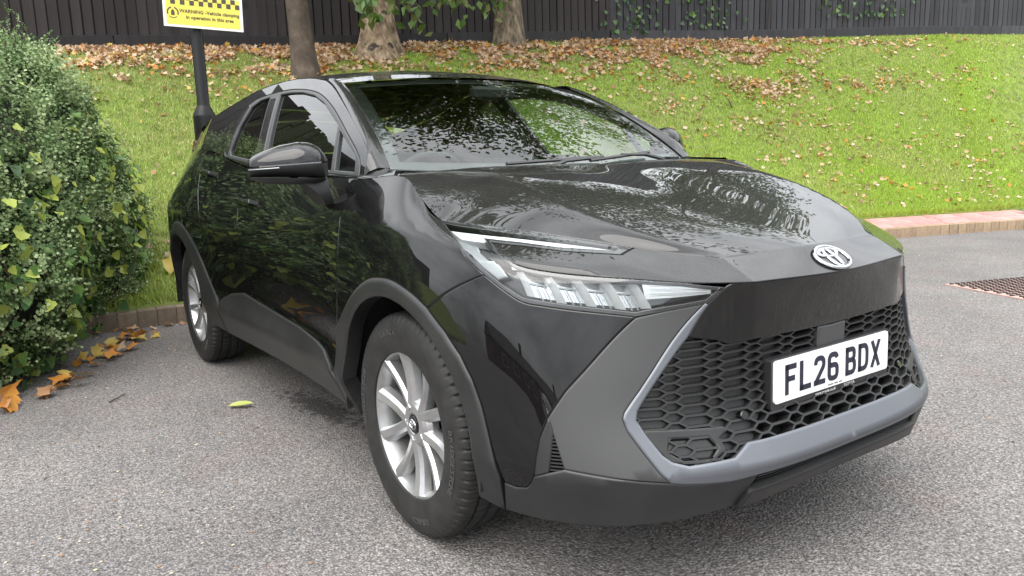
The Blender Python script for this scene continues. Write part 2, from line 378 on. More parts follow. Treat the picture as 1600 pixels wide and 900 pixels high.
def panel_arrays(smap, poly, off=0., sink=.0042, ins=.0045, thick=.015, res=.03, center=False, holes=(), creases=()):
    loops = []
    for li, pl in enumerate([poly]+list(holes)):
        p = resample(pl, res*.55)
        if (area2(p) < 0) == (li == 0): p = p[::-1]
        loops.append(p)
    outer = loops[0]
    V = []; E = []; rim = []; outn = []; segs = []
    def addloop(p, flag, m):
        b = len(V); n = len(p)
        for i in range(n): V.append(tuple(p[i])); rim.append(flag[i]); outn.append(m[i])
        for i in range(n): E.append((b+i, b+(i+1) % n))
        return b, n
    inl = []
    for p in loops:
        q, m = inset(p, ins)
        oncl = center and np.ones(1, bool)
        z = (np.abs(p[:, 0]) < 1e-6) if center else np.zeros(len(p), bool)
        free = z & np.roll(z, 1) & np.roll(z, -1)
        q[z, 0] = 0; m = -m; m[z, 0] = 0
        b, n = addloop(p, ~free, m); segs.append((b, n, z)); inl.append((q, z))
    nb = len(V)
    for q, z in inl: addloop(q, [False]*len(q), np.zeros_like(q))
    lo, hi = outer.min(0), outer.max(0)
    gx = np.arange(lo[0]+res*.5, hi[0], res); gy = np.arange(lo[1]+res*.4, hi[1], res*.87); G = []
    for r, y in enumerate(gy):
        for x in gx: G.append((x+(res*.5 if r % 2 else 0), y))
    cre = []
    for ax, val in creases:
        n = max(2, int((hi[1-ax]-lo[1-ax])/(res*.6)))
        for t in np.linspace(lo[1-ax], hi[1-ax], n):
            cre.append((val, t) if ax == 0 else (t, val))
    G = np.array(G+cre) if (G or cre) else np.zeros((0, 2)); iscr = np.array([0]*(len(G)-len(cre))+[1]*len(cre))
    if len(G):
        k = pip(G, outer)
        for h in loops[1:]: k &= ~pip(G, h)
        B = np.vstack([l for l in loops]+[q for q, _ in inl])
        for i in np.where(k)[0]:
            dd = np.min(np.sum((B-G[i])**2, 1))
            if dd < (res*(.25 if iscr[i] else .42))**2: k[i] = False
        keep = np.where(k)[0]
        if len(cre):
            C_ = np.array(cre)
            for i in keep:
                if not iscr[i] and np.min(np.sum((C_-G[i])**2, 1)) < (res*.4)**2: k[i] = False
        for i in np.where(k)[0]: V.append(tuple(G[i])); rim.append(False); outn.append((0, 0))
    vo, eo, fo, ov, _, _ = delaunay_2d_cdt([Vector(p) for p in V], E, [], 0, 1e-7)
    vo = np.array([tuple(v) for v in vo]); inv = {}
    rimo = np.zeros(len(vo), bool); on = np.zeros((len(vo), 2))
    for i, lst in enumerate(ov):
        for q in lst:
            inv[q] = i
            if q < nb and rim[q]: rimo[i] = True; on[i] = outn[q]
    F = np.array([f for f in fo if len(f) == 3])
    cen = vo[F].mean(1); k = pip(cen, outer)
    for h in loops[1:]: k &= ~pip(cen, h)
    F = F[k]
    a = vo[F]; ar = (a[:, 1, 0]-a[:, 0, 0])*(a[:, 2, 1]-a[:, 0, 1])-(a[:, 2, 0]-a[:, 0, 0])*(a[:, 1, 1]-a[:, 0, 1])
    F = F[np.abs(ar) > 1e-10]; ar = ar[np.abs(ar) > 1e-10]
    P, N = smap(vo)
    f0 = F[:200]; fn = np.cross(P[f0[:, 1]]-P[f0[:, 0]], P[f0[:, 2]]-P[f0[:, 0]])
    if np.sum(fn*N[f0[:, 0]]) < 0: F = F[:, ::-1]
    # outward direction (3D) at the rim
    e = 2e-3; P2, _ = smap(vo+on*e); O = P2-P; ln = np.linalg.norm(O, axis=1)[:, None]; O = np.where(ln > 1e-9, O/np.maximum(ln, 1e-9), 0)
    P = P+N*off; Pn = P.copy(); NN = N.copy()
    Pn[rimo] -= N[rimo]*sink; NN[rimo] = N[rimo]*.75+O[rimo]*.66
    verts = [Pn]; nors = [NN]; faces = [tuple(f) for f in F]; base = len(Pn)
    if thick:
        for b, n, z in segs:
            ids = [inv[b+i] for i in range(n)]
            T = Pn[ids]; Bm = T-N[ids]*thick; Oo = O[ids].copy()
            lnz = np.linalg.norm(Oo, axis=1) < 1e-6; Oo[lnz] = N[ids][lnz]
            verts += [T, Bm]; nors += [Oo, Oo]
            for i in range(n):
                j = (i+1) % n
                if z[i] and z[j]: continue
                q = (base+i, base+j, base+n+j, base+n+i)
                A = T[j]-T[i]; Bq = Bm[i]-T[i]
                if np.dot(np.cross(A, Bq), Oo[i]+Oo[j]) < 0: q = q[::-1]
                faces.append(q)
            base += 2*n
    Vv = np.vstack(verts); Nn = np.vstack(nors); Nn /= np.linalg.norm(Nn, axis=1)[:, None]+1e-12
    if center:
        z0 = np.abs(Vv[:, 1]) < 1e-6; Nn[z0, 1] = 0; Nn /= np.linalg.norm(Nn, axis=1)[:, None]+1e-12
        n = len(Vv); faces = faces+[tuple(i+n for i in f[::-1]) for f in faces]
        Vv = np.vstack([Vv, Vv*[1, -1, 1]]); Nn = np.vstack([Nn, Nn*[1, -1, 1]])
    return Vv, faces, Nn
def mirror_arrays(V, F, N): return V*[1, -1, 1], [f[::-1] for f in F], N*[1, -1, 1]
def panel(name, smap, poly, material, parent, mirror=True, parent2=None, label=None, **kw):
    V, F, N = panel_arrays(smap, poly, **kw)
    o = me_obj(name, V, F, material, parent, normals=N)
    if label: o['label'] = label
    if mirror and not kw.get('center'):
        V, F, N = mirror_arrays(V, F, N); o2 = me_obj(name, V, F, material, parent2 or parent, normals=N)
        if label: o2['label'] = label
        return o, o2
    return o
def both(name, mb, material, parent, parent2=None, angle=35, smooth=True):
    a = me_obj(name, mb.v, mb.f, material, parent)
    b = me_obj(name, [(x, -y, z) for x, y, z in mb.v], [f[::-1] for f in mb.f], material, parent2 or parent)
    for o in (a, b):
        if smooth: auto_smooth(o, angle)
    return a, b
# ---- materials
m = mat('car_paint', (.008, .008, .009), .5, 0, 1.0, .015, spec=.05)
c1, n1 = noise_ramp(m, 260, [(.45, (.0018, .0018, .002)), (.75, (.005, .005, .005))], 3)
ge_ = nd(m, 'ShaderNodeNewGeometry'); sp_ = nd(m, 'ShaderNodeSeparateXYZ'); lk(m, ge_.outputs['Normal'], sp_.inputs[0])      # dust and pollen settled on upward faces, plus painted haze of the tree reflection
up_ = ramp(m, sp_.outputs['Z'], [(.55, (0, 0, 0)), (.95, (1, 1, 1))]); sm_, _ = noise_ramp(m, 5, [(.25, (.45,)*3), (.75, (1,)*3)], 7, .7); sp2, _ = noise_ramp(m, 420, [(.55, (.75,)*3), (.72, (2.2,)*3)], 2)
du_ = mixc(m, 1., mixc(m, 1., up_, sm_, 'MULTIPLY'), sp2, 'MULTIPLY'); c1 = mixc(m, mixc(m, 1., du_, (.024,)*3, 'MULTIPLY'), c1, (.95, .95, .90))
lk(m, c1, bsdf(m).inputs['Base Color'])
d1, _ = noise_ramp(m, 9, [(.3, (.004,)*3), (.8, (.03,)*3)], 6); lk(m, d1, bsdf(m).inputs['Coat Roughness'])
m = mat('gloss_black', (.006, .006, .006), .4, 0, 1., .03, spec=.1)
s1, _ = noise_ramp(m, 30, [(.50, (.0018,)*3), (.85, (.009, .0088, .008))], 4, vscale=(1, 5, .25)); lk(m, s1, bsdf(m).inputs['Base Color'])
m = mat('black_plastic', (.018, .0185, .019), .42)
_, nn = noise_ramp(m, 900, [(0, (0,)*3), (1, (1,)*3)], 2); bump(m, nn.outputs[0], .15, .002)
c1, _ = noise_ramp(m, 7, [(.3, (.011, .0115, .012)), (.75, (.022, .022, .022))], 6); lk(m, c1, bsdf(m).inputs['Base Color'])
m = mat('textured_plastic', (.045, .046, .047), .42)
_, nn = noise_ramp(m, 1400, [(0, (0,)*3), (1, (1,)*3)], 2); bump(m, nn.outputs[0], .2, .002)
m = mat('satin_grey', (.14, .15, .168), .40, .5)
_, nn = noise_ramp(m, 700, [(0, (0,)*3), (1, (1,)*3)], 2); bump(m, nn.outputs[0], .05, .001)
mat('dark_void', (.004, .004, .004), .9); mat('dark_metal', (.04, .04, .04), .5, .7)
m = mat('window_trim_grey', (.04, .041, .043), .36, .2)
mat('chrome', (.52, .53, .55), .14, 1.); mat('lamp_chrome', (.66, .68, .69), .2, .9); mat('lamp_white', (.58, .60, .61), .25, 0, .5); mat('lamp_black', (.008, .008, .009), .3, 0, .6)
m = mat('lamp_grey', (.24, .255, .262), .3, .5)
m = mat('alloy', (.56, .57, .58), .32, .85)
c1, _ = noise_ramp(m, 14, [(.3, (.42, .42, .42)), (.8, (.62, .63, .64))], 6); lk(m, c1, bsdf(m).inputs['Base Color'])
m = mat('rubber', (.026, .026, .027), .62)
c1, _ = noise_ramp(m, 22, [(.3, (.009, .009, .009)), (.8, (.026, .025, .024))], 7); lk(m, c1, bsdf(m).inputs['Base Color'])
mat('lettering_rubber', (.06, .058, .056), .5)
m = mat('rusty_disc', (.22, .15, .1), .5, .6); mat('plate_white', (.78, .79, .78), .3); mat('plate_ink', (.012, .013, .03), .35); mat('plate_frame', (.02, .02, .022), .4); mat('print_white', (.6, .6, .6), .5)
mat('seat_fabric', (.022, .023, .025), .8); mat('cabin_plastic', (.02, .02, .021), .55); mat('dash_plastic', (.035, .037, .036), .5); mat('tail_red', (.25, .01, .01), .15, 0, 1.)
mat('pale_trim', (.30, .31, .31), .6)
glass_mat('windscreen_glass', (.66, .74, .70), 0., 1., 1.6); glass_mat('window_glass', (.52, .60, .55), 0., 1., 1.62); glass_mat('privacy_glass', (.07, .08, .08), 0., 1., 1.6); glass_mat('lamp_glass', (.93, .95, .95), 0., 1., 1.45)
# ---- traced outlines on the skin, (s, v)
lampL = cr([(1.0412, 6.0), (1.0799, 5.5502), (1.0942, 4.9448), (1.0572, 4.7014), (1.0221, 4.5133), (.9492, 4.2102), (.905, 4.0759), (.8472, 4.0711), (.7063, 4.072), (.627, 4.0439)], 3)
i_fb = 12                                            # index of the fender / bumper seam on lampL
lampBR = [(.627, 4.0439), (.5502, 4.2211), (.4498, 4.4376), (.403, 4.862)]
lampTop = [(.4031, 4.8714)]+cr([(.5101, 5.0), (.6442, 4.9831), (.7754, 4.9265), (.881, 4.9256), (.9247, 5.0203), (.9356, 5.2505), (.9203, 5.5155)], 3)
armB = [(.9203, 5.5155), (.8234, 5.5537), (.7193, 5.5646), (.576, 5.6904), (.52, 6.0)]
bandB = [(.5078, 3.5849), (.4272, 3.4418), (.3943, 3.3016), (.2442, 3.30), (.12, 3.26), (0, 3.24)]
grilleIn = [(.5078, 3.5849), (.5811, 2.889), (.6542, 2.1487), (.6622, 1.9845), (.6438, 1.6872), (.6179, 1.3736), (.5985, 1.2539), (.5586, 1.1733), (.4323, 1.22), (.3808, 1.42), (.23, 1.43), (0, 1.43)]
frameOut = [(.458, 4.4344), (.6442, 2.5269), (.6898, 2.1154), (.6955, 2.0127), (.6901, 1.7924), (.6618, 1.4152), (.6348, 1.0779), (.611, .8793), (.578, .8373), (.4496, .76), (.3671, .78), (.2253, .79), (0, .79)]
bladeL = [(.6282, 4.0218), (.8308, 2.5076), (.8693, 2.1589), (.8859, 2.0059)]
ventR = [(.8859, 2.0059), (.8782, 1.7166), (.8601, 1.1391)]
bladeB = [(.8601, 1.1391), (.7723, 1.0515), (.6841, .9483), (.611, .8793)]
cornR = [(.8859, 2.0059), (.9129, 1.6376), (.9261, 1.3114), (.9352, .9915), (.9435, .7946), (.9575, .6637), (.9865, .6155), (1.0156, .6549)]
seamFB = [(1.2348, 3.5508), (1.1478, 3.9433), (1.0728, 4.2753), lampL[i_fb]]
aF_front = [(1.2348, 3.5508), (1.1615, 3.2182), (1.112, 2.867), (1.0814, 2.4606), (1.062, 1.9962), (1.043, 1.3565), (1.0261, .7651), (1.0253, .02)]
aF_top = cr([(1.88, 2.62), (1.7869, 3.1348), (1.6842, 3.5396), (1.5627, 3.83), (1.4689, 3.9053), (1.3929, 3.8739), (1.3041, 3.7312), (1.2348, 3.5508)], 4)
aF_rear = [(1.925, .02), (1.905, .8), (1.895, 1.4), (1.890, 2.1), (1.88, 2.62)]
seamFD = cr([(1.836, 6.0), (1.8315, 5.4226), (1.8255, 5.0407), (1.8185, 4.6075), (1.8185, 4.0741), (1.845, 3.3), (1.88, 2.62)], 3)
seamDD = cr([(2.9633, 6.0), (3.0227, 5.5617), (3.0249, 5.3461), (2.935, 4.4694), (2.93, 3.4189), (2.9474, 2.3786)], 3)
sillT = [(3.3317, 1.6624), (3.2047, 2.0878), (3.02, 2.42), (2.9474, 2.3786), (2.5865, 2.1412), (2.2987, 1.9864), (2.0904, 1.7657), (2.0158, 1.6064), (1.945, 1.1906), (1.913, .65)]
seamRD = [(3.42, 1.9), (3.4681, 3.0565), (3.4777, 4.0249), (3.5673, 4.8867), (3.7101, 5.3734), (3.77, 5.7), (3.78, 6.0)]
aR = cr([(3.43, .02), (3.40, .8), (3.4163, 1.4274), (3.52, 2.1), (3.6452, 3.0934), (3.7596, 3.6291), (3.9137, 4.0), (4.0511, 4.02), (4.18, 3.7422), (4.33, 3.1), (4.43, 2.3), (4.485, 1.2), (4.50, .02)], 3)
def arch_in(cx, r, z0, n=26, cz=.337):
    a0 = math.asin((z0-cz)/r); out = []
    for t in np.linspace(math.pi-a0, a0, n): out.append(sv_from_xz(cx+r*math.cos(t), cz+r*math.sin(t)))
    return out
inF = arch_in(.012, .405, .262); inR = arch_in(-2.64, .405, .29)
CREA = [(1, 5*VS), (1, 1*VS)]
CAR = tag(empty('compact_crossover_car'), 'glossy black crossover car with silver alloy wheels parked on the asphalt', 'car')
# ---- painted panels
fender, fender2 = panel('front_fender', sk_map, sv(vline(6, 1.0412, 1.836, 14)+seamFD[1:]+aF_top[1:]+seamFB[1:]+lampL[:i_fb][::-1]), 'car_paint', CAR, creases=CREA)
doorF, doorF2 = panel('front_door', sk_map, sv(seamFD+[(1.8876, 1.794)]+sillT[3:][::-1]+seamDD[::-1][1:]+vline(6, 2.9633, 1.836, 14)[1:-1]), 'car_paint', CAR, creases=CREA)
doorR, doorR2 = panel('rear_door', sk_map, sv(seamDD+sillT[:3][::-1]+[(3.3936, 1.3)]+seamRD+vline(6, 3.78, 2.9633, 10)[1:-1]), 'car_paint', CAR, creases=CREA)
_iq = next(i for i, p in enumerate(aR) if p[1] > 1.5)
quarter, quarter2 = panel('rear_quarter_panel', sk_map, sv(seamRD[::-1]+aR[_iq:]+[(4.60, .02), (4.62, 3.0), (4.56, 6.0)]+vline(6, 4.56, 3.78, 12)[1:-1]), 'car_paint', CAR, creases=CREA)
corner, corner2 = panel('bumper_corner', sk_map, sv(lampL[i_fb:]+bladeL[1:]+cornR[1:]+aF_front[::-1][2:]+seamFB[1:-1]), 'car_paint', CAR, label='glossy painted bumper corner below the headlight')
nose = panel('bumper_nose', sk_map, sv(vline(6, 0, .52, 10)+armB[::-1][1:]+lampTop[::-1][1:-1]+[(.405, 4.985), (.385, 5.0)]+vline(5, .385, 0, 8)[1:]), 'car_paint', CAR, center=True, res=.022, creases=[(0, S_KNOT[1])])
band = panel('nose_band', sk_map, sv(vline(5, 0, .385, 8)+[(.403, 4.90), (.452, 4.40), (.5078, 3.5849)]+bandB[1:]), 'gloss_black', CAR, center=True, off=-.002, thick=.05, res=.025, creases=[(0, S_KNOT[1])], label='gloss black band between the emblem and the grille')
# ---- grey plastics
frame = panel('grille_surround', sk_map, sv(frameOut+grilleIn[::-1]+[(.452, 4.40)]), 'satin_grey', CAR, center=True, off=.004, thick=.055, ins=.006, res=.018, label='satin grey surround of the front grille')
blade, blade2 = panel('bumper_blade', sk_map, sv([(.6282, 4.0218)]+lampBR[1:3]+frameOut[0:8]+bladeB[::-1][1:]+ventR[::-1][1:]+bladeL[::-1][1:-1]), 'textured_plastic', CAR, res=.025, label='matt grey textured bumper blade beside the grille')
ventp, ventp2 = panel('vent_cheek', sk_map, sv([(.8859, 2.0059), (.8782, 1.7166), (.899, 1.0536), (.9357, .9412)]+cornR[1:4][::-1]), 'black_plastic', CAR, res=.02)
low_top = cornR[::-1][:4]+[(.9357, .9412), (.899, 1.0536)]+bladeB+frameOut[8:11]
lower, lower2 = panel('lower_bumper', sk_map, sv(low_top+[(.38, .46), (.403, .02)]+vline(.02, .403, 1.0253, 10)[1:]), 'black_plastic', CAR, off=.003, thick=.06, res=.03, creases=[(1, VS)])
lip = panel('bumper_lip', sk_map, sv([(0, .46), (.211, .47), (.351, .46), (.380, .45), (.403, .0)]+vline(.0, .403, 0, 6)[1:]), 'black_plastic', CAR, center=True, off=.016, thick=.045, res=.03)
duct = panel('lower_duct', sk_map, sv([(0, .84), (.37, .84), (.385, .38), (0, .38)]), 'dark_void', CAR, center=True, off=-.03, thick=0, res=.04)
mb = MB()
for k in range(3):                                   # fins inside the duct
    ss = np.linspace(-.36, .36, 25); vv = .48+.09*k
    mb.loft([[tuple(skp(t, vv, -.028)), tuple(skp(t, vv+.035, -.028)), tuple(skp(t, vv+.035, -.004)), tuple(skp(t, vv, -.004))] for t in ss])
mb.build('duct_fin', 'lamp_black', CAR, angle=30)
archF, archF2 = panel('wheel_arch_cladding', sk_map, sv(aF_rear+aF_top[1:]+aF_front[1:]+inF[::-1]), 'black_plastic', CAR, off=.010, thick=.05, ins=.012, sink=.008, res=.028)
archR, archR2 = panel('wheel_arch_cladding', sk_map, sv(aR+inR), 'black_plastic', CAR, off=.010, thick=.05, ins=.012, sink=.008, res=.028)
sill, sill2 = panel('sill_cladding', sk_map, sv(sillT+[(1.93, .02)]+vline(.02, 1.93, 3.41, 14)[1:]+[(3.385, .8), (3.3936, 1.3)]), 'black_plastic', CAR, off=.010, thick=.07, ins=.010, sink=.006, res=.03, creases=[(1, VS)])
for d, d2, hb in ((doorF, doorF2, [(3.07, 5.49), (2.82, 5.50), (2.815, 5.41), (3.065, 5.41)]), (doorR, doorR2, [(3.745, 5.72), (3.53, 5.72), (3.53, 5.63), (3.745, 5.63)])):
    panel('door_handle', sk_map, sv(hb), 'gloss_black', d, parent2=d2, off=.026, thick=.02, ins=.006, sink=.006, res=.02)
rbump = panel('rear_bumper', sk_map, sv([(4.60, .02), (4.62, 3.0), (5.0, 3.1), (S_KNOT[-1], 3.1), (S_KNOT[-1], .02)]), 'black_plastic', CAR, mirror=True, thick=.03, res=.06)
tgate = panel('tailgate', sk_map, sv([(4.62, 3.0), (4.56, 6.0)]+vline(6, 4.56, S_KNOT[-1], 12)[1:]+[(S_KNOT[-1], 3.1), (5.0, 3.1)]), 'car_paint', CAR, mirror=True, thick=.03, res=.06)
panel('tail_lamp', sk_map, sv([(4.66, 5.2), (4.64, 5.7), (5.40, 5.55), (5.40, 5.3)]), 'tail_red', CAR, off=.012, thick=.02, res=.04)
# ---- dark inner shell behind the panel gaps, wheel wells, floor
shell = sv([(.62, .1), (.64, 2.0), (.8, 3.4), (.95, 3.6), (1.10, 3.9), (1.15, 5.9)]+vline(5.85, 1.15, 5.45, 20)+[(5.45, .1), (4.62, .1)]+arch_in(-2.64, .43, .27)+[(3.3, .1), (2.05, .1)]+arch_in(.012, .43, .27))
def inner_map(p):
    P, N = sk_map(p); return P-N*.03, N
panel('inner_shell', inner_map, shell, 'dark_void', CAR, thick=0, sink=0, res=.09)
for cx in (.012, -2.64):
    mb = MB(); R_ = .43; n = 28
    ring = lambda y, r: [(cx+r*math.cos(t), y, .337+r*math.sin(t)) for t in np.linspace(-.12, math.pi+.12, n)]
    mb.loft([ring(-.872, R_+.0), ring(-.60, R_)], closed=False, cap=False); mb.add(ring(-.60, R_), [tuple(range(n))])
    both('wheel_well_liner', mb, 'dark_void', CAR)
mb = MB(); mb.box((-1.45, 0, .262), (4.0, 1.1, .03)); mb.box((-1.32, 0, .275), (1.6, 1.5, .03)); mb.build('underbody', 'dark_void', CAR)
# ---- bonnet: lofted from centre line, inner ridge, crest and shut line
_ex = _R[6, 1:9, 0]; _ey = -_R[6, 1:9, 1]; _ez = _R[6, 1:9, 2]
_hs = np.concatenate([S_KNOT[1:9], [1.60]]); _edge = [tuple(q*[1, -1, 1]) for q in skin(_hs, np.full(9, 6.))]
_crz = [.8722, .903, .951, 1.004, 1.040, 1.060, 1.083, 1.097, 1.100]; _crf = [.965, .93, .86, .80, .745, .70, .67, .65, .65]
_inz = [.8745, .905, .9485, .994, 1.027, 1.046, 1.070, 1.087, 1.092]; _inf = .52
_cez = [.876, .908, .950, .994, 1.025, 1.044, 1.068, 1.088, 1.096]
def _crv(tab, t):
    """Catmull-Rom over a table (n,3) at parameter array t"""
    p = np.array(tab, float); q = np.vstack([2*p[0]-p[1], p, 2*p[-1]-p[-2]]); i = np.clip(np.floor(t).astype(int), 0, len(p)-2); u = (t-i)[:, None]
    a, b, c, d = q[i], q[i+1], q[i+2], q[i+3]
    return .5*(2*b+(-a+c)*u+(2*a-5*b+4*c-d)*u*u+(-a+3*b-3*c+d)*u**3)
HR = []
for i, (x, y, z) in enumerate(_edge):
    HR.append([(x+.038, 0, _cez[i]), (x+.034, y*_crf[i]*.52, _inz[i]), (x+.016, y*_crf[i], _crz[i]), (x, y, z)])
HR[0] = [tuple(q*[1, -1, 1]) for q in skin(np.array([0, .17, .295, .332]), np.full(4, 6.))]
HR = np.array(HR)
for _c in range(len(HR)):                                  # gently crowned between the centre line and the crest
    if _c: HR[_c, 1, 2] = HR[_c, 0, 2]*.48+HR[_c, 2, 2]*.52+.003
for _c in range(3):
    _lk = np.zeros(9, bool); _lk[[0, -1]] = True; HR[:, _c] = _fair(HR[:, _c], np.concatenate([[0], np.cumsum(np.linalg.norm(np.diff(HR[:, 3], axis=0), axis=1))]), 1.5, _lk)
HR[:, :, 1] *= -1
def hood_P(a, b):
    """a 0..3 centre to edge, b 0..8 front to rear"""
    C4 = [_crv(HR[:, k], b) for k in range(4)]
    full = [C4[2]*[1, -1, 1], C4[1]*[1, -1, 1]]+C4              # mirrored neighbours give a smooth centre
    out = np.empty((len(a), 3)); q = np.stack(full, 1)          # index: -2,-1,0,1,2,3
    i = np.clip(np.floor(a).astype(int), 0, 2); u = (a-i)[:, None]; n = np.arange(len(a))
    p0, p1, p2 = q[n, i+1], q[n, i+2], q[n, i+3]; p3 = np.where((i < 2)[:, None], q[n, np.minimum(i+4, 5)], 2*p2-p1)
    c_ = .75                                                    # the crest is a crease
    m1 = np.where((i == 2)[:, None], (p2-p0)/2*(1-c_)+(p2-p1)*c_, (p2-p0)/2); m2 = np.where((i == 1)[:, None], (p3-p1)/2*(1-c_)+(p2-p1)*c_, (p3-p1)/2)
    return _herm(u, p1, p2, m1, m2)
HS = (.25, .12)
def hood_map(p):
    a = np.clip(p[:, 0]/HS[0], 0, 3); b = np.clip(p[:, 1]/HS[1], 0, 8); e = 1e-3
    P = hood_P(a, b); A = hood_P(np.minimum(a+e, 3), b)-hood_P(np.maximum(a-e, 0), b); B = hood_P(a, np.minimum(b+e, 8))-hood_P(a, np.maximum(b-e, 0))
    N = np.cross(A, B); N /= np.linalg.norm(N, axis=1)[:, None]; N[N[:, 2] < 0] *= -1
    return P, N
hd = [(0, b) for b in np.linspace(8, 0, 2)]+[(3, b) for b in np.linspace(0, 8, 2)]
hood = panel('bonnet', hood_map, [(a*HS[0], b*HS[1]) for a, b in hd], 'car_paint', CAR, center=True, res=.022, creases=[(0, HS[0]*1.0), (0, HS[0]*2.0)])
# ---- windscreen, pillars, roof
def ws_P(a, b):
    bot = np.stack([-.215-.115*a*a, .70*a, 1.078+.027*a*a], 1); top = np.stack([-.89-.055*a*a, .585*a, 1.468-.032*a*a], 1)
    return bot*(1-b)[:, None]+top*b[:, None]+np.outer(4*b*(1-b)*.028, (.5, 0, .86))
def ws_map(p):
    a = p[:, 0]/.7; b = p[:, 1]/.75; e = 1e-3
    P = ws_P(a, b); N = np.cross(ws_P(a, b+e)-ws_P(a, b-e), ws_P(a+e, b)-ws_P(a-e, b)); N /= np.linalg.norm(N, axis=1)[:, None]; N[N[:, 2] < 0] *= -1
    return P, N
wsr = [(-.7, 0), (.7, 0), (.7, .75), (-.7, .75)]
wind = panel('windscreen', ws_map, wsr, 'windscreen_glass', CAR, mirror=False, off=-.004, thick=0, sink=0, res=.04)
panel('windscreen_border', ws_map, wsr, 'lamp_black', wind, mirror=False, off=-.009, thick=0, sink=0, res=.03, holes=[[(-.655, .055), (.655, .055), (.64, .70), (-.64, .70)]])
dlo = cr([(-.396, 1.078), (-.443, 1.142), (-.631, 1.235), (-.831, 1.325), (-1.031, 1.393), (-1.203, 1.427), (-1.414, 1.448), (-1.596, 1.452), (-1.767, 1.447), (-1.91, 1.425), (-1.982, 1.365), (-2.027, 1.279), (-2.045, 1.21), (-2.02, 1.18), (-1.944, 1.160), (-1.591, 1.129)], 3)+[(-1.0, 1.102)]
fg = [(-1.555, 1.437), (-1.42, 1.434), (-1.28, 1.424), (-1.117, 1.399), (-.963, 1.357), (-.725, 1.262), (-.640, 1.100), (-1.0, 1.113), (-1.375, 1.133), (-1.42, 1.205)]
rg = [(-1.69, 1.435), (-1.80, 1.428), (-1.885, 1.402), (-1.935, 1.304), (-1.945, 1.195), (-1.91, 1.172), (-1.60, 1.147), (-1.564, 1.208)]
ql = [(-.690, 1.240), (-.472, 1.148), (-.440, 1.095), (-.610, 1.101)]
roofe = [(-.36, 1.082), (-.40, 1.165), (-.585, 1.262), (-.785, 1.353), (-.965, 1.425), (-1.10, 1.463), (-1.3, 1.489), (-1.6, 1.503), (-1.9, 1.488), (-2.2, 1.438), (-2.55, 1.378), (-2.88, 1.325)]
belt_pts = [(x, float(np.interp(x, _bx, _bz))) for x in np.linspace(-2.88, -.38, 16)]
pillar, pillar2 = panel('roof_side_frame', side_map, cr(roofe, 2)+[(-2.93, 1.26)]+belt_pts, 'car_paint', CAR, holes=[dlo], sink=.002, res=.035)
trim, trim2 = panel('window_trim', side_map, dlo, 'window_trim_grey', CAR, holes=[fg, rg, ql], off=.003, ins=.004, res=.02)
panel('door_window', side_map, fg, 'window_glass', CAR, off=-.008, thick=0, sink=0, res=.05)
panel('rear_door_window', side_map, rg, 'privacy_glass', CAR, off=-.008, thick=0, sink=0, res=.05)
panel('quarter_light', side_map, ql, 'window_glass', CAR, off=-.008, thick=0, sink=0, res=.05)
panel('rear_quarter_trim', side_map, [(-1.905, 1.405), (-1.925, 1.415), (-1.975, 1.36), (-2.018, 1.28), (-2.034, 1.21), (-2.01, 1.186), (-1.96, 1.172), (-1.96, 1.20), (-1.952, 1.304)], 'gloss_black', CAR, off=.006, thick=.01, res=.03)
panel('door_pillar_cover', side_map, [(-1.575, 1.425), (-1.445, 1.205), (-1.40, 1.132), (-1.585, 1.145), (-1.545, 1.21), (-1.67, 1.427)], 'gloss_black', CAR, off=.006, thick=.01, res=.03)
def gp(x, z): return np.array([x, float(side_y(x, z)), z])
# A pillar skin between windscreen edge and side frame
aline = [gp(*q) for q in cr(roofe[:6], 4)]; n = len(aline); rows = []
for i in range(n):
    t = i/(n-1); w = ws_P(np.array([-1.]), np.array([t]))[0]; g = aline[i]
    rows.append([w, w*.62+g*.38+np.array((.010, -.010, .012)), w*.28+g*.72+np.array((.004, -.010, .008)), g])
mb = MB(); mb.loft([[tuple(p) for p in r] for r in rows], closed=False, cap=False)
both('a_pillar', mb, 'car_paint', CAR, angle=60)
# roof
rst = [(-.89, 1.468, (-.945, -.585, 1.436)), (-1.06, 1.506, tuple(gp(-1.10, 1.463))), (-1.28, 1.534, tuple(gp(-1.3, 1.489))), (-1.6, 1.550, tuple(gp(-1.6, 1.503))), (-1.9, 1.543, tuple(gp(-1.9, 1.488))), (-2.22, 1.507, tuple(gp(-2.2, 1.438))), (-2.6, 1.445, tuple(gp(-2.55, 1.378))), (-2.98, 1.385, tuple(gp(-2.88, 1.325)))]
mb = MB(); tt = np.linspace(0, 7, 36); na = 25; tabC = [(a, 0, b) for a, b, _ in rst]; tabE = [e for _, _, e in rst]
Cc = _crv(tabC, tt); Ee = _crv(tabE, tt); rows = []
for c, e in zip(Cc, Ee):
    r = []
    for a in np.linspace(-1, 1, na):
        k = abs(a); r.append((c[0]+(e[0]-c[0])*k*k, -abs(e[1])*k*(1 if a < 0 else -1), e[2]+(c[2]-e[2])*(1-k**2.2)))
    rows.append(r)
mb.loft(rows, closed=False, cap=False); roof = mb.build('roof', 'car_paint', CAR, smooth=True)
mb = MB(); mb.tube([(-1.95, 0, 1.55), (-2.05, 0, 1.58), (-2.15, 0, 1.57)], [.03, .022, .005], 8); mb.build('roof_antenna', 'car_paint', CAR, smooth=True)
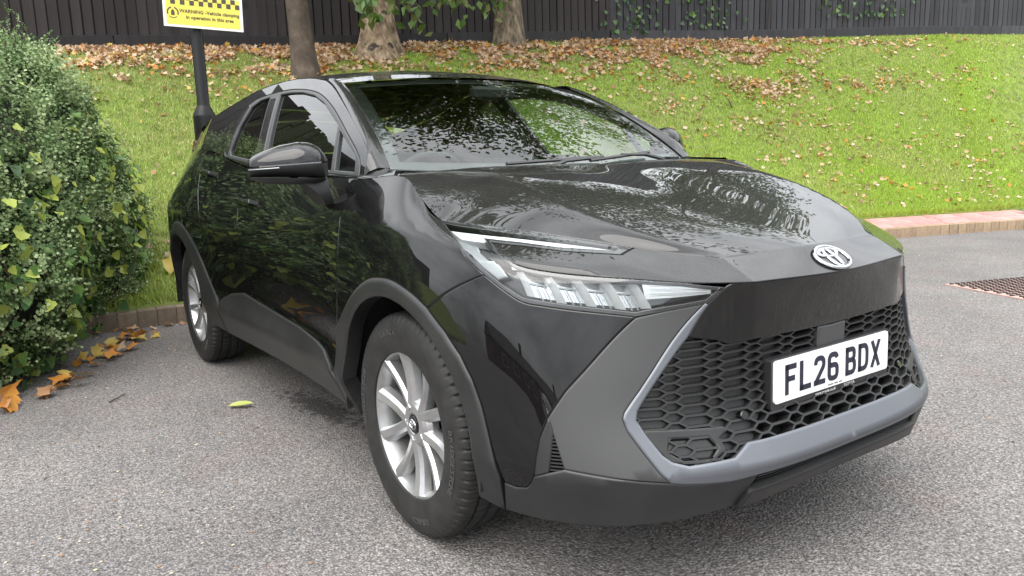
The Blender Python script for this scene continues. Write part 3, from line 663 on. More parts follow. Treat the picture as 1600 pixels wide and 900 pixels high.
# rear screen and hatch top
re_ = [(-2.98+.1*a*a, .53*a, 1.385-.06*a*a) for a in np.linspace(-1, 1, 21)]; rb = [tuple(_R[6, -1]*[1, 0, 1]+np.array((.06*a*a+.0, .62*a, .005))) for a in np.linspace(-1, 1, 21)]
mb = MB(); mb.loft([re_, [tuple(np.array(p)*.5+np.array(q)*.5+np.array((-.03, 0, .03))) for p, q in zip(re_, rb)], rb], closed=False, cap=False); mb.build('rear_window', 'privacy_glass', CAR, smooth=True)
for s_ in (1,):
    mb = MB(); A = [(-2.88, float(side_y(-2.88, 1.325)), 1.325), (-2.93, float(side_y(-2.93, 1.26)), 1.26), (-2.88, -.725, 1.198), (-3.05, -.66, 1.19), (-3.27, -.60, 1.185), (-3.08, -.57, 1.27)]
    mb.add(A, [tuple(range(6))]); both('hatch_side', mb, 'car_paint', CAR)
# scuttle between bonnet and windscreen
r0 = [hood_P(np.array([abs(a)*3.]), np.array([8.]))[0]*[1, -np.sign(a) if a else 1, 1] for a in np.linspace(-1, 1, 31)]
r1 = [ws_P(np.array([a]), np.array([.0]))[0] if abs(a) < .98 else np.array((-.345, .79*np.sign(a), 1.078)) for a in np.linspace(-1, 1, 31)]
r0 = sorted(r0, key=lambda p: p[1]); mb = MB()
mb.loft([[tuple(p-np.array((0, 0, .006))) for p in r0], [tuple(p*.5+q*.5-np.array((0, 0, .022))) for p, q in zip(r0, r1)], [tuple(q-np.array((0, 0, .012))) for q in r1]], closed=False, cap=False)
mb.build('scuttle', 'black_plastic', CAR, angle=50)
mb = MB(); rows = []
for t in np.linspace(0, 1, 9):
    P_ = skin(1.59+.245*t, 6.)[0]; Q_ = np.array((-.175, -.750, 1.094))*(1-t)+np.array((-.345, -.690, 1.108))*t; rows.append([tuple(P_-np.array((0, 0, .002))), tuple(P_*.6+Q_*.4+np.array((0, 0, .009))), tuple(P_*.2+Q_*.8+np.array((0, 0, .006))), tuple(Q_-np.array((0, .02, .01)))])
mb.loft(rows, closed=False, cap=False); both('fender_shoulder', mb, 'car_paint', CAR, angle=60)
def wiper(pts, blade_a, blade_b):
    mb = MB(); mb.tube(pts, [.009, .008, .006], 6); mb.tube([blade_a, blade_b], .007, 6); mb.box(pts[0], (.05, .05, .035))
    mb.build('wiper', 'lamp_black', CAR, angle=40)
wp = lambda a, b, o=.016: tuple(ws_map(np.array([(a*.7, b*.75)]))[0][0]+np.array((.5, 0, .86))*o)
wiper([tuple(r1[11]+np.array((.05, 0, -.004))), wp(-.05, .035), wp(.20, .05)], wp(-.42, .02), wp(.24, .055))
wiper([tuple(r1[26]+np.array((.05, 0, 0))), wp(.60, .045), wp(.40, .06)], wp(.12, .03), wp(.66, .06))
# ---- headlights
lamp_poly = lampL+lampBR[1:]+lampTop+armB[1:]+vline(6, .52, 1.0412, 12)[1:-1]
hl, hl2 = panel('headlight', sk_map, sv(lamp_poly), 'lamp_black', CAR, off=-.045, thick=-.043, sink=0, ins=.004, res=.03)
inn = inset(resample(sv(lamp_poly), .012)[::(1 if area2(np.array(sv(lamp_poly))) > 0 else -1)], .0115)[0]
panel('lens', sk_map, sv(lamp_poly), 'lamp_glass', hl, parent2=hl2, off=.001, thick=.004, sink=.002, ins=.003, res=.025)
panel('bezel', sk_map, sv(lamp_poly), 'lamp_black', hl, parent2=hl2, off=-.003, thick=.02, sink=.0, ins=.002, res=.02, holes=[list(map(tuple, inn))])
# upper light bar
ub = [(1.02, 5.56), (.93, 5.60), (.82, 5.63), (.70, 5.665), (.60, 5.74), (.54, 5.93), (.60, 5.945), (.72, 5.90), (.85, 5.86), (.96, 5.83), (1.03, 5.80)]
panel('daytime_light_bar', sk_map, sv(ub), 'lamp_white', hl, parent2=hl2, off=-.012, thick=.02, sink=.004, ins=.005, res=.02)
uf = [(1.06, 5.93), (1.085, 5.35), (1.085, 4.95), (1.04, 4.70), (.99, 4.48), (.955, 4.62), (.985, 5.0), (.99, 5.3), (.965, 5.52), (1.03, 5.60)]
panel('light_guide', sk_map, sv(uf), 'lamp_grey', hl, parent2=hl2, off=-.022, thick=.02, sink=.004, ins=.006, res=.02)
bs = np.array(lampL[i_fb:]+lampBR[1:]); ts = np.array(lampTop)
def vb(s): o = np.argsort(bs[:, 0]); return float(np.interp(s, bs[o, 0], bs[o, 1]))
def vt(s): o = np.argsort(ts[:9, 0]); return float(np.interp(s, ts[:9, 0][o], ts[:9, 1][o]))
bowl = [(s, vt(s)+(vb(s)-vt(s))*.05) for s in np.linspace(.915, .45, 14)]+[(s, vt(s)+(vb(s)-vt(s))*(.84 if s > .55 else .62)) for s in np.linspace(.45, .90, 14)]
panel('reflector_bowl', sk_map, sv(bowl), 'lamp_grey', hl, parent2=hl2, off=-.038, thick=0, sink=0, ins=.003, res=.03)
mb = MB(); mg = MB(); mk = MB()
def quad(M, s0, s1, f0, f1, o0, o1, sh=.0, nseg=3):
    """a tilted facet across the lower lamp: fractions f of the lamp height, offsets o, sheared forward towards the bottom"""
    rows = []
    for k in range(nseg+1):
        f = f0+(f1-f0)*k/nseg; r = []
        for s, o in ((s0, o0), ((s0+s1)/2, (o0+o1)/2), (s1, o1)):
            s2 = s-sh*f; lo, hi = vb(max(min(s2, .93), .44)), vt(max(min(s2, .93), .44)); r.append(tuple(skp(s2, hi+(lo-hi)*f, o)))
        rows.append(r)
    M.loft(rows, closed=False, cap=False)
s_ = .90
for k in range(4):
    w = .080-.006*k
    quad(mb, s_, s_-w*.62, .16, .80, -.010, -.034, .035); quad(mg, s_-w*.62, s_-w, .10, .86, -.036, -.010, .035)
    for q in (.2, .45): quad(mk, s_-w*q, s_-w*q-.004, .45, .86, -.008-.02*q, -.008-.02*q, .035)
    quad(mk, s_-w*.02, s_-w*.60, .40, .44, -.006, -.028, .035)
    s_ -= w
quad(mb, .60, .44, .10, .58, -.012, -.010, .0)
for k in range(5): quad(mk, .585, .45, .16+.08*k, .17+.08*k, -.0095, -.0085, 0)
quad(mg, .93, .45, .03, .12, -.008, -.008, 0, 1); quad(mg, .93, .90, .10, .80, -.03, -.01, .035)
for nm, M_, mt_ in (('reflector', mb, 'lamp_chrome'), ('reflector_divider', mg, 'lamp_white'), ('reflector_rib', mk, 'lamp_grey')):
    both(nm, M_, mt_, hl, parent2=hl2, smooth=False)
# ---- grille
gin = np.array(grilleIn[:-1]+[(0, 1.43)])
gpoly = sv([(0, 3.9), (.5, 4.0), (.5811, 2.889)]+grilleIn[2:])
gback = panel('grille', sk_map, gpoly, 'dark_void', CAR, center=True, off=-.055, thick=0, sink=0, res=.05, label='black honeycomb front grille')
panel('grille_blank', sk_map, sv([(.17, 3.3), (.42, 3.4), (.52, 3.6), (.60, 2.889)]+grilleIn[2:8]+[(.36, 1.3), (.27, 2.0), (.17, 2.6)]), 'black_plastic', gback, off=-.024, thick=0, sink=0, res=.05)
gate = np.array(sv(grilleIn[:-1]+[(0, 1.43), (0, 3.24)]+bandB[::-1][1:-1]))
mb = MB(); cw, rh = .062, .185                      # cell pitch along s, row pitch in rails
def bar(a, b, wz=.0044):
    A, B = np.array(a), np.array(b)
    mid = np.array([[abs((A[0]+B[0])/2), (A[1]+B[1])/2*VS]])
    ends = np.array([[abs(A[0]), A[1]*VS], [abs(B[0]), B[1]*VS]])
    if not pip(mid, gate)[0] and not pip(ends, gate).any(): return
    ring = []
    d = (B-A); d[1] *= VS; d /= np.linalg.norm(d)+1e-9; nrm = np.array([-d[1], d[0]/1.0])
    for q in (A, B):
        r = []
        for sg, o in ((-.5, -.004), (.5, -.004), (.85, -.018), (.6, -.042), (-.6, -.042), (-.85, -.018)):
            u = q+np.array([nrm[0], nrm[1]/VS])*sg*wz; r.append(tuple(skp(u[0], min(max(u[1], .9), 3.9), o-.004)))
        ring.append(r)
    mb.loft(ring)
for i in range(-12, 13):
    sc = i*cw; od = i % 2
    for k in range(-1, 17):
        z = 1.05+rh*(k+.5*od); fl = cw*(.18 if od else .47); fn = cw*(.47 if od else .18)
        bar((sc-fl, z), (sc+fl, z))
        for dz in (-.5, .5): bar((sc+fl, z), (sc+cw-fn, z+rh*dz))
o = mb.build('grille_mesh', 'black_plastic', gback, angle=25)
# sensor discs and the fog lamp blank low in the grille
mb = MB()
def disc(s, v, r, off=.0, n=16):
    P, N = skp(s, v, off), skpn(s, v); t = np.cross(N, (0, 0, 1)); t /= np.linalg.norm(t); b = np.cross(t, N)
    ring = lambda q, h: [tuple(P+N*h+(t*math.cos(x)+b*math.sin(x))*q) for x in np.linspace(0, 2*math.pi, n, endpoint=False)]
    mb.loft([ring(r, -.02), ring(r, 0), ring(r*.8, .002)])
for s_ in (.36, -.36):
    mb = MB(); disc(s_, 1.85, .012, -.004); mb.build('parking_sensor', 'gloss_black', CAR, angle=40)
fogp = [(.585, 1.62), (.60, 1.42), (.565, 1.26), (.49, 1.25), (.462, 1.42), (.48, 1.60)]
panel('tow_eye_cover', sk_map, sv(fogp), 'black_plastic', CAR, off=-.016, thick=.03, ins=.006, sink=.004, res=.02, mirror=True)
panel('tow_eye_frame', sk_map, sv([(.645, 1.80), (.43, 1.74), (.415, 1.68), (.45, 1.55), (.44, 1.36), (.50, 1.18), (.60, 1.22), (.648, 1.66)]), 'black_plastic', CAR, off=-.006, thick=.03, ins=.005, sink=.004, res=.02, holes=[[(a, b) for a, b in sv(fogp)]])
panel('radar_cover', sk_map, sv([(0, 3.22), (.062, 3.24), (.062, 2.72), (0, 2.70)]), 'textured_plastic', CAR, center=True, off=-.001, thick=.02, res=.03)
# side vent slats
mb = MB()
for k in range(10):
    v0 = 1.10+.06*k; sl, sr = np.interp(v0, (1.05, 1.7166), (.897, .879)), np.interp(v0, (1.1391, 1.7166), (.8601, .8782))
    mb.loft([[tuple(skp(s, v0, -.004)), tuple(skp(s, v0+.025, -.004)), tuple(skp(s, v0+.025, -.03)), tuple(skp(s, v0, -.03))] for s in (sl, (sl+sr)/2, sr)])
both('side_vent', mb, 'black_plastic', CAR, smooth=False)
panel('side_vent_back', sk_map, sv([(.882, 1.80), (.852, 1.08), (.905, 1.02)]), 'dark_void', CAR, off=-.03, thick=0, sink=0, res=.03)
# ---- number plate
pc = np.array((.8640, 0, .554)); px_, pn = np.array((0, 1., 0)), np.array((.9996, 0, .0277)); pz = np.cross(pn, px_); pz = -pz if pz[2] < 0 else pz
def plate_pt(x, y, o=0.): return tuple(pc+px_*x+pz*y+pn*o)
def rrect(w, h, r, n=5):
    P = []
    for cx, cy, a0 in ((w-r, h-r, 0), (-w+r, h-r, 90), (-w+r, -h+r, 180), (w-r, -h+r, 270)):
        for t in np.linspace(0, 90, n): P.append((cx+r*math.cos(math.radians(a0+t)), cy+r*math.sin(math.radians(a0+t))))
    return P
def slab(mb, P, o0, o1): mb.loft([[plate_pt(x, y, o0) for x, y in P], [plate_pt(x, y, o1) for x, y in P]])
mb = MB(); slab(mb, [(x, y-.006) for x, y in rrect(.268, .067, .008)], -.04, -.002); pf = mb.build('number_plate', 'plate_frame', CAR); pf['label'] = 'white number plate FL26 BDX in a black holder'
mb = MB(); slab(mb, rrect(.26, .0555, .010), -.002, .003); mb.build('plate_face', 'plate_white', pf)
# 79 mm characters drawn as strokes on a 50 x 79 grid (mm)
G_ = {'F': [[(7, 0), (7, 79)], [(0, 72), (46, 72)], [(7, 41), (40, 41)]],
      'L': [[(7, 0), (7, 79)], [(0, 7), (48, 7)]],
      '2': [[(7, 56), (7.5, 62), (10, 67.5), (15, 71), (21, 72), (29, 72), (36, 70), (41, 65), (43, 58), (42, 50), (38, 43), (7.5, 7)], [(0, 7), (50, 7)]],
      '6': [[(42, 61), (40.5, 66), (36, 70.5), (30, 72), (20, 72), (13, 70.5), (9, 66), (7, 60), (7, 18), (9, 12), (13, 8.5), (20, 7), (30, 7), (37, 8.5), (41, 12), (43, 18), (43, 32), (41, 38), (37, 41.5), (30, 43), (9, 43)]],
      'B': [[(7, 0), (7, 79)], [(0, 72), (30, 72), (36, 70), (39.5, 65), (40.5, 58), (39.5, 50), (36, 44.5), (30, 42), (7, 42)], [(30, 42), (37, 39.5), (41.5, 34), (43, 25), (41.5, 15), (37, 9), (30, 7), (0, 7)]],
      'D': [[(7, 0), (7, 79)], [(0, 72), (28, 72), (36, 69), (41, 62), (43, 52), (43, 27), (41, 17), (36, 10), (28, 7), (0, 7)]],
      'X': [[(7, 0), (43, 79)], [(43, 0), (7, 79)]]}
mb = MB()
def stroke(pts, x0, w=.007):
    p = [np.array((a*.001, b*.001-.0395)) for a, b in pts]; L = []; Rr = []
    for i in range(len(p)):
        a = p[i]-p[i-1] if i else p[1]-p[0]; b = p[i+1]-p[i] if i < len(p)-1 else a
        a = a/np.linalg.norm(a); b = b/np.linalg.norm(b); n1 = np.array((-a[1], a[0])); n2 = np.array((-b[1], b[0])); m_ = (n1+n2)/max(.4, 1+n1@n2)
        L.append(p[i]+m_*w); Rr.append(p[i]-m_*w)
    for i in range(len(p)-1):
        Q = [L[i], L[i+1], Rr[i+1], Rr[i]]; c = sum(Q)/4
        Q = sorted(Q, key=lambda q: math.atan2(q[1]-c[1], q[0]-c[0]))
        Q = [(min(max(q[0], -.0005), .0505)+x0, min(max(q[1], -.0395), .0395)) for q in Q]
        mb.loft([[plate_pt(x, y, .003) for x, y in Q], [plate_pt(x, y, .0042+.0001*(i % 2)) for x, y in Q]])
xs = -.2175+.0
for ch in 'FL26 BDX':
    if ch == ' ': xs += .033-.011; continue
    for st in G_[ch]: stroke(st, xs)
    xs += .061
mb.build('plate_characters', 'plate_ink', pf)
mb = MB()
for tx, sz, cx, cy, o in (('www.toyota.co.uk', .0125, -.035, -.0655, -.0018), ('TOYOTA', .0125, .075, -.0655, -.0018)):
    V, F_ = text_mesh(tx, sz, .0003); mb.add([plate_pt(x+cx, y+cy, o+z+.0006) for x, y, z in V], F_)
mb.build('holder_lettering', 'print_white', pf)
mb = MB()
for k in range(16):                                  # the dealer line is too small to read: a row of tiny ticks
    if k in (6, 11): continue
    slab(mb, [(x*.0016-.03+k*.0042, y*.0022-.049) for x, y in ((-1, -.7), (1, -1), (1, .8), (-.4, 1))], .0030, .0034)
mb.build('plate_print', 'plate_ink', pf)
# ---- emblem: three chrome ovals
def oval_set(mb, P, X, Y, w, h, r, n=40):
    def ov(cx, cy, a, b, rr):
        pts = [P+X*(cx+a*math.cos(t))+Y*(cy+b*math.sin(t)) for t in np.linspace(0, 2*math.pi, n, endpoint=False)]; Z = np.cross(X, Y); rings = []
        for i, p in enumerate(pts):
            d = pts[(i+1) % n]-pts[i-1]; d /= np.linalg.norm(d); s = np.cross(d, Z)
            rings.append([tuple(p+s*rr*.9), tuple(p+s*rr*.45+Z*rr*.6), tuple(p-s*rr*.45+Z*rr*.6), tuple(p-s*rr*.9), tuple(p-Z*rr*.5)])
        m_ = 5; V = [q for g in rings for q in g]; F2 = []
        for i in range(n):
            for k in range(m_): F2.append((i*m_+k, i*m_+(k+1) % m_, ((i+1) % n)*m_+(k+1) % m_, ((i+1) % n)*m_+k))
        mb.add(V, F2)
    ov(0, 0, w, h, r); ov(0, h*.42, w*.62, h*.36, r*.85); ov(0, -h*.04, w*.27, h*.80, r*.85)
P0, N0 = skp(0, 5.47, .004), skpn(0, 5.47); X0 = np.array((0, 1., 0)); Y0 = np.cross(N0, X0); Y0 = -Y0 if Y0[2] < 0 else Y0
mb = MB(); oval_set(mb, P0, X0, Y0, .062, .043, .0062); em = mb.build('emblem', 'chrome', CAR, angle=50)
mb = MB(); mb.loft([[tuple(P0-N0*.004+X0*.066*math.cos(t)+Y0*.046*math.sin(t)) for t in np.linspace(0, 6.283, 32, endpoint=False)], [tuple(P0-N0*.002+X0*.064*math.cos(t)+Y0*.044*math.sin(t)) for t in np.linspace(0, 6.283, 32, endpoint=False)]]); mb.build('emblem_backing', 'lamp_black', em)
# ---- door mirrors
A0, A1 = np.array((-.475, -.868, 0)), np.array((-.60, -1.082, 0)); ax_ = (A1-A0); fw = np.array((-ax_[1], ax_[0], 0)); fw /= np.linalg.norm(fw); fw = -fw if fw[0] < 0 else fw
tm = np.linspace(0, 1, 15)
zt = np.interp(tm, [0, .06, .18, .35, .6, .82, .95, 1], [1.150, 1.178, 1.196, 1.200, 1.190, 1.172, 1.158, 1.146]); zb_ = np.interp(tm, [0, .1, .4, .8, 1], [1.072, 1.062, 1.060, 1.066, 1.082])
zs_ = np.interp(tm, [0, 1], [1.133, 1.122]); zm = np.interp(tm, [0, 1], [1.082, 1.090]); dp = np.interp(tm, [0, .08, .3, .7, .92, 1], [.035, .06, .075, .068, .052, .034])
def mring(i, z0, z1, up):
    c = A0+ax_*tm[i]; r = []
    rear = -fw*.055*(1-.5*tm[i])
    for k in range(9):
        t = k/8*math.pi/2
        if up: f, z = dp[i]*math.cos(t), z0+(z1-z0)*math.sin(t)
        else: f, z = dp[i]*(1-.55*(k/8)**2), z0+(z1-z0)*k/8
        r.append(tuple(c+fw*f+np.array((0, 0, z))))
    r.append(tuple(c+rear+np.array((0, 0, z1-(.01 if up else -.004))))); r.append(tuple(c+rear+np.array((0, 0, z0))))
    return r
mb = MB(); mb.loft([mring(i, zs_[i], zt[i], True) for i in range(15)]); mi, mi2 = both('door_mirror', mb, 'car_paint', CAR, angle=50)
mb = MB(); mb.loft([mring(i, zs_[i]-.004, zm[i], False) for i in range(15)]); both('mirror_housing', mb, 'black_plastic', mi, parent2=mi2, angle=50)
mb = MB(); mb.loft([[tuple(np.array(p)-fw*.004) for p in mring(i, zm[i]-.003, zb_[i], False)] for i in range(15)]); both('mirror_base', mb, 'black_plastic', mi, parent2=mi2, angle=50)
mb = MB(); mb.tube([tuple(A0+ax_*t+fw*(float(np.interp(t, tm, dp))+.001)+np.array((0, 0, float(np.interp(t, tm, zs_))-.010))) for t in np.linspace(.55, .97, 8)], .0022, 6); both('turn_signal', mb, 'lamp_grey', mi, parent2=mi2)
mb = MB()
ck = lambda c, w, d: [tuple(np.array(c)+np.array(q)) for q in ((w/2, -d/2, 0), (w/2, d/2, 0), (-w/2, d/2, 0), (-w/2, -d/2, 0))]
st = [((-.515, -.915, 1.085), .075, .10), ((-.512, -.900, 1.06), .085, .075), ((-.515, -.885, 1.035), .10, .05), ((-.525, -.868, 1.005), .115, .035), ((-.53, -.858, .988), .10, .03)]
mb.loft([ck(*q) for q in st]); both('mirror_stalk', mb, 'black_plastic', mi, parent2=mi2, angle=40)
mb = MB(); c_ = A0+ax_*.5-fw*.052; mb.add([tuple(A0+ax_*t-fw*.05*(1-.5*t)+np.array((0, 0, z))) for t, z in ((.08, 1.09), (.9, 1.105), (.9, 1.125), (.5, 1.165), (.08, 1.155))], [(0, 1, 2, 3, 4)]); both('mirror_glass', mb, 'chrome', mi, parent2=mi2, smooth=False)
mi2.location = (-.13, -.02, .045)
# ---- wheels: local axis y, outward -y
def make_tyre():
    prof = [(.222, .085), (.226, .098), (.25, .104), (.285, .1075), (.315, .104), (.331, .097), (.3395, .089), (.3445, .078), (.3465, .056), (.3465, .052), (.3385, .050), (.3385, .043), (.3468, .041), (.347, .010), (.339, .008), (.339, -.0)]
    P = [(r, -h) for r, h in prof]+[(r, h) for r, h in prof[::-1][1:]]
    n = 420; V = []; m_ = len(P); shoulder = [i for i, (r, h) in enumerate(P) if .070 < abs(h) < .1 and r > .33]; mid = [i for i, (r, h) in enumerate(P) if r > .346]
    for k in range(n):
        a = 2*math.pi*k/n
        for i, (r, h) in enumerate(P):
            if k % 6 == 0 and i in shoulder: r -= .007 if r > .336 else .0045
            if (k+3) % 6 == 0 and i in mid: r -= .005
            if r < .330 and r > .29: r += .0006*math.sin(a*140)
            V.append((r*math.cos(a), h, r*math.sin(a)))
    F_ = []
    for k in range(n):
        k2 = (k+1) % n
        for i in range(m_-1): F_.append((k*m_+i, k2*m_+i, k2*m_+i+1, k*m_+i+1))
    return V, F_
def make_rim():
    mb = MB()
    lip_ = [(.2245, -.082), (.234, -.094), (.2345, -.0975), (.230, -.0985), (.226, -.093), (.219, -.088), (.212, -.062), (.205, -.02), (.198, .06), (.205, .09), (.228, .092), (.228, .085), (.212, .06), (.2215, -.08)]
    mb.lathe(lip_, 96, closed=True)
    hub = [(.0, -.070), (.030, -.070), (.034, -.074), (.058, -.073), (.070, -.066), (.078, -.050), (.080, -.03), (.0, -.03)]
    mb.lathe(hub, 60)
    for k in range(5):                               # five pairs of straight flat-faced spokes
        th = math.radians(90+72*k); ra = np.array((math.cos(th), 0, math.sin(th))); ta = np.array((-math.sin(th), 0, math.cos(th)))
        for sgn in (-1, 1):
            p0 = ra*.040+ta*sgn*.022; p1 = ra*.2145+ta*sgn*.066; d = (p1-p0)/np.linalg.norm(p1-p0); tv = np.cross(d, (0, 1., 0)); tv *= np.sign(tv @ ta)*sgn    # tv points away from the pair's centre
            rows = []
            for i in range(7):
                t = i/6; c = p0+(p1-p0)*t; hw = .0225-.0035*math.sin(t*math.pi)+.006*t*t; top = -.075-.015*t+.010*math.sin(t*math.pi)
                pts = [(-1.0, top+.034), (-.80, top+.012), (-.35, top+.0015), (.62, top-.003), (.95, top+.006), (1.05, top+.034), (.8, top+.05), (-.8, top+.05)]
                rows.append([tuple(c+tv*hw*q+np.array((0, h, 0))) for q, h in pts])
            mb.loft(rows)
    return mb
m_t = make_tyre(); rimmb = make_rim()
def arc_text(txt, r, a_mid, size, y, mb, flip=False, sp=.62):
    n = len(txt)
    for i, ch in enumerate(txt):
        if ch == ' ': continue
        V, F_ = text_mesh(ch, size, .0006); a = a_mid-(i-(n-1)/2)*size*sp/r
        if flip: a = a_mid+(i-(n-1)/2)*size*sp/r
        rad = np.array((math.cos(a), 0, math.sin(a))); tan = np.array((math.sin(a), 0, -math.cos(a)))
        if flip: rad_, tan_ = -rad, -tan
        else: rad_, tan_ = rad, tan
        mb.add([tuple(rad*r+tan_*x+rad_*yy+np.array((0, y-z, 0))) for x, yy, z in V], F_)
def make_wheel():
    w = rimmb.build('wheel', 'alloy', CAR, angle=20)
    ty = me_obj('tyre', *m_t, 'rubber', w); auto_smooth(ty, 38)
    for wd, a, sz in (('BRIDGESTONE', 5, .030), ('BRIDGESTONE', 185, .030), ('TURANZA', -62, .026), ('TURANZA', 118, .026)):
        mb = MB(); arc_text(wd, .288, math.radians(a), sz, -.1082, mb); mb.build('tyre_lettering', 'lettering_rubber', w)
    mb = MB(); mb.lathe([(.0, -.077), (.026, -.0775), (.029, -.075), (.029, -.068)], 32); cp = mb.build('hub_cap', 'gloss_black', w, angle=40)
    mb = MB(); oval_set(mb, np.array((0, -.0785, 0)), np.array((1., 0, 0)), np.array((0, 0, 1.)), .0195, .0135, .003, 28); mb.build('hub_emblem', 'chrome', w, angle=50)
    for k in range(5):
        a = math.radians(90+36+72*k); mb = MB(); mb.lathe([(.0, -.070), (.008, -.070), (.0095, -.067), (.0095, -.05)], 10, c=(.055*math.cos(a), 0, .055*math.sin(a))); mb.build('lug_nut', 'chrome', w, angle=40)
    mb = MB(); mb.lathe([(.07, .008), (.145, .008), (.145, .03), (.07, .03)], 48, closed=True); mb.build('brake_disc', 'rusty_disc', w, angle=40)
    mb = MB(); mb.lathe([(.0, .035), (.20, .035)], 32); mb.build('brake_backplate', 'dark_void', w)
    mb = MB(); mb.box((-.125, .005, .03), (.05, .05, .13), bev=.01); mb.build('brake_caliper', 'dark_metal', w, angle=40)
    mb = MB(); mb.tube([(.19*math.cos(2.0), -.07, .19*math.sin(2.0)), (.205*math.cos(2.0), -.088, .205*math.sin(2.0))], .004, 6); mb.build('tyre_valve', 'rubber', w)
    return w
w0 = make_wheel(); YW = .757
for i, (x, y, rz, spin) in enumerate(((0, -YW, 0., .20), (-2.64, -YW, 0., -.25), (0, YW, math.pi, .6), (-2.64, YW, math.pi, .1))):
    w = w0 if i == 0 else copy_tree(w0, CAR)
    w.location = (x, y, .337); w.rotation_mode = 'XYZ'; w.rotation_euler = (Matrix.Rotation(rz, 4, 'Z') @ Matrix.Rotation(spin, 4, 'Y')).to_euler()
# ---- interior
def seat(y, x=-1.02):
    mb = MB()
    def sec(c, w, d, tilt, n=16):
        R2 = Matrix.Rotation(tilt, 3, 'Y'); r = []
        for k in range(n):
            a = 2*math.pi*k/n; e = .5
            px = d/2*math.copysign(abs(math.cos(a))**e, math.cos(a)); py = w/2*math.copysign(abs(math.sin(a))**e, math.sin(a))
            r.append(tuple(Vector(c)+R2 @ Vector((px, py, 0))))
        return r
    mb.loft([sec((x-.02, y, .50), .46, .14, .15), sec((x-.05, y, .62), .50, .16, .2), sec((x-.10, y, .80), .52, .15, .25), sec((x-.16, y, .98), .46, .13, .25), sec((x-.19, y, 1.08), .32, .10, .25), sec((x-.195, y, 1.10), .20, .06, .25)])
    mb.loft([sec((x+.22, y, .36), .48, .52, 0), sec((x+.22, y, .46), .52, .56, 0), sec((x+.22, y, .52), .48, .50, 0)])
    o = mb.build('front_seat', 'seat_fabric', CAR, angle=50)
    mb = MB(); mb.loft([sec((x-.205, y, 1.12), .20, .08, .15), sec((x-.21, y, 1.16), .27, .11, .12), sec((x-.22, y, 1.24), .26, .11, .1), sec((x-.225, y, 1.285), .18, .07, .1)]); mb.tube([(x-.205, y-.06, 1.06), (x-.21, y-.06, 1.17)], .007, 6); mb.tube([(x-.205, y+.06, 1.06), (x-.21, y+.06, 1.17)], .007, 6)
    mb.build('headrest', 'seat_fabric', o, angle=50)
seat(-.37); seat(.37)
mb = MB(); mb.box((-1.95, 0, .72), (.18, 1.30, .55), m=Matrix.Translation((-1.98, 0, .80)) @ Matrix.Rotation(-.25, 4, 'Y'), bev=.04); mb.box((-1.75, 0, .45), (.55, 1.3, .18), bev=.04)
for y in (-.42, 0, .42): mb.box((-2.08, y, 1.13), (.10, .26, .13), bev=.03)
mb.build('rear_bench', 'seat_fabric', CAR, angle=40)
mb = MB(); ys = np.linspace(-.72, .72, 25)
mb.loft([[(-.22-.06*(y/.72)**2, y, 1.045), (-.40, y, 1.062), (-.54, y, 1.045+(.015 if -.55 < y < -.18 else 0)), (-.60, y, .98), (-.58, y, .80), (-.45, y, .6)] for y in ys], closed=False, cap=False); mb.build('dashboard', 'dash_plastic', CAR, angle=50)
mb = MB(); mb.box((-.62, -.02, 1.055), (.025, .26, .15), m=Matrix.Translation((-.60, -.02, 1.05)) @ Matrix.Rotation(-.2, 4, 'Y'), bev=.005); mb.build('dash_screen', 'gloss_black', CAR)
mb = MB(); c = Vector((-.70, -.37, .985)); R2 = Matrix.Rotation(math.radians(-66), 3, 'Y'); n = 36; rings = []
for k in range(n):
    a = 2*math.pi*k/n; rings.append([tuple(c+R2 @ Vector(((.178+.015*math.cos(b))*math.cos(a), (.178+.015*math.cos(b))*math.sin(a), .015*math.sin(b)))) for b in np.linspace(0, 2*math.pi, 8, endpoint=False)])
V = [q for r in rings for q in r]; mb.add(V, [(k*8+i, k*8+(i+1) % 8, ((k+1) % n)*8+(i+1) % 8, ((k+1) % n)*8+i) for k in range(n) for i in range(8)])
for a in (0, math.pi, -math.pi/2): mb.tube([c+R2 @ Vector((.03*math.cos(a+1.57), .03*math.sin(a+1.57), -.01)), c+R2 @ Vector((.175*math.cos(a+1.57), .175*math.sin(a+1.57), 0))], .014, 6)
mb.box(c, (.10, .12, .04), m=Matrix.Translation(c) @ R2.to_4x4(), bev=.012); mb.build('steering_wheel', 'cabin_plastic', CAR, angle=45)
mb = MB(); mb.box((-1.3, 0, .33), (2.2, 1.5, .04)); mb.build('cabin_floor', 'cabin_plastic', CAR)
mb = MB(); mb.box((0, 0, 0), (.04, .21, .055), m=Matrix.Translation((-.83, .05, 1.40)) @ Matrix.Rotation(.1, 4, 'Y'), bev=.012); mb.tube([(-.83, .05, 1.42), (-.87, .05, 1.45)], .012, 6); mb.build('rear_view_mirror', 'cabin_plastic', CAR)
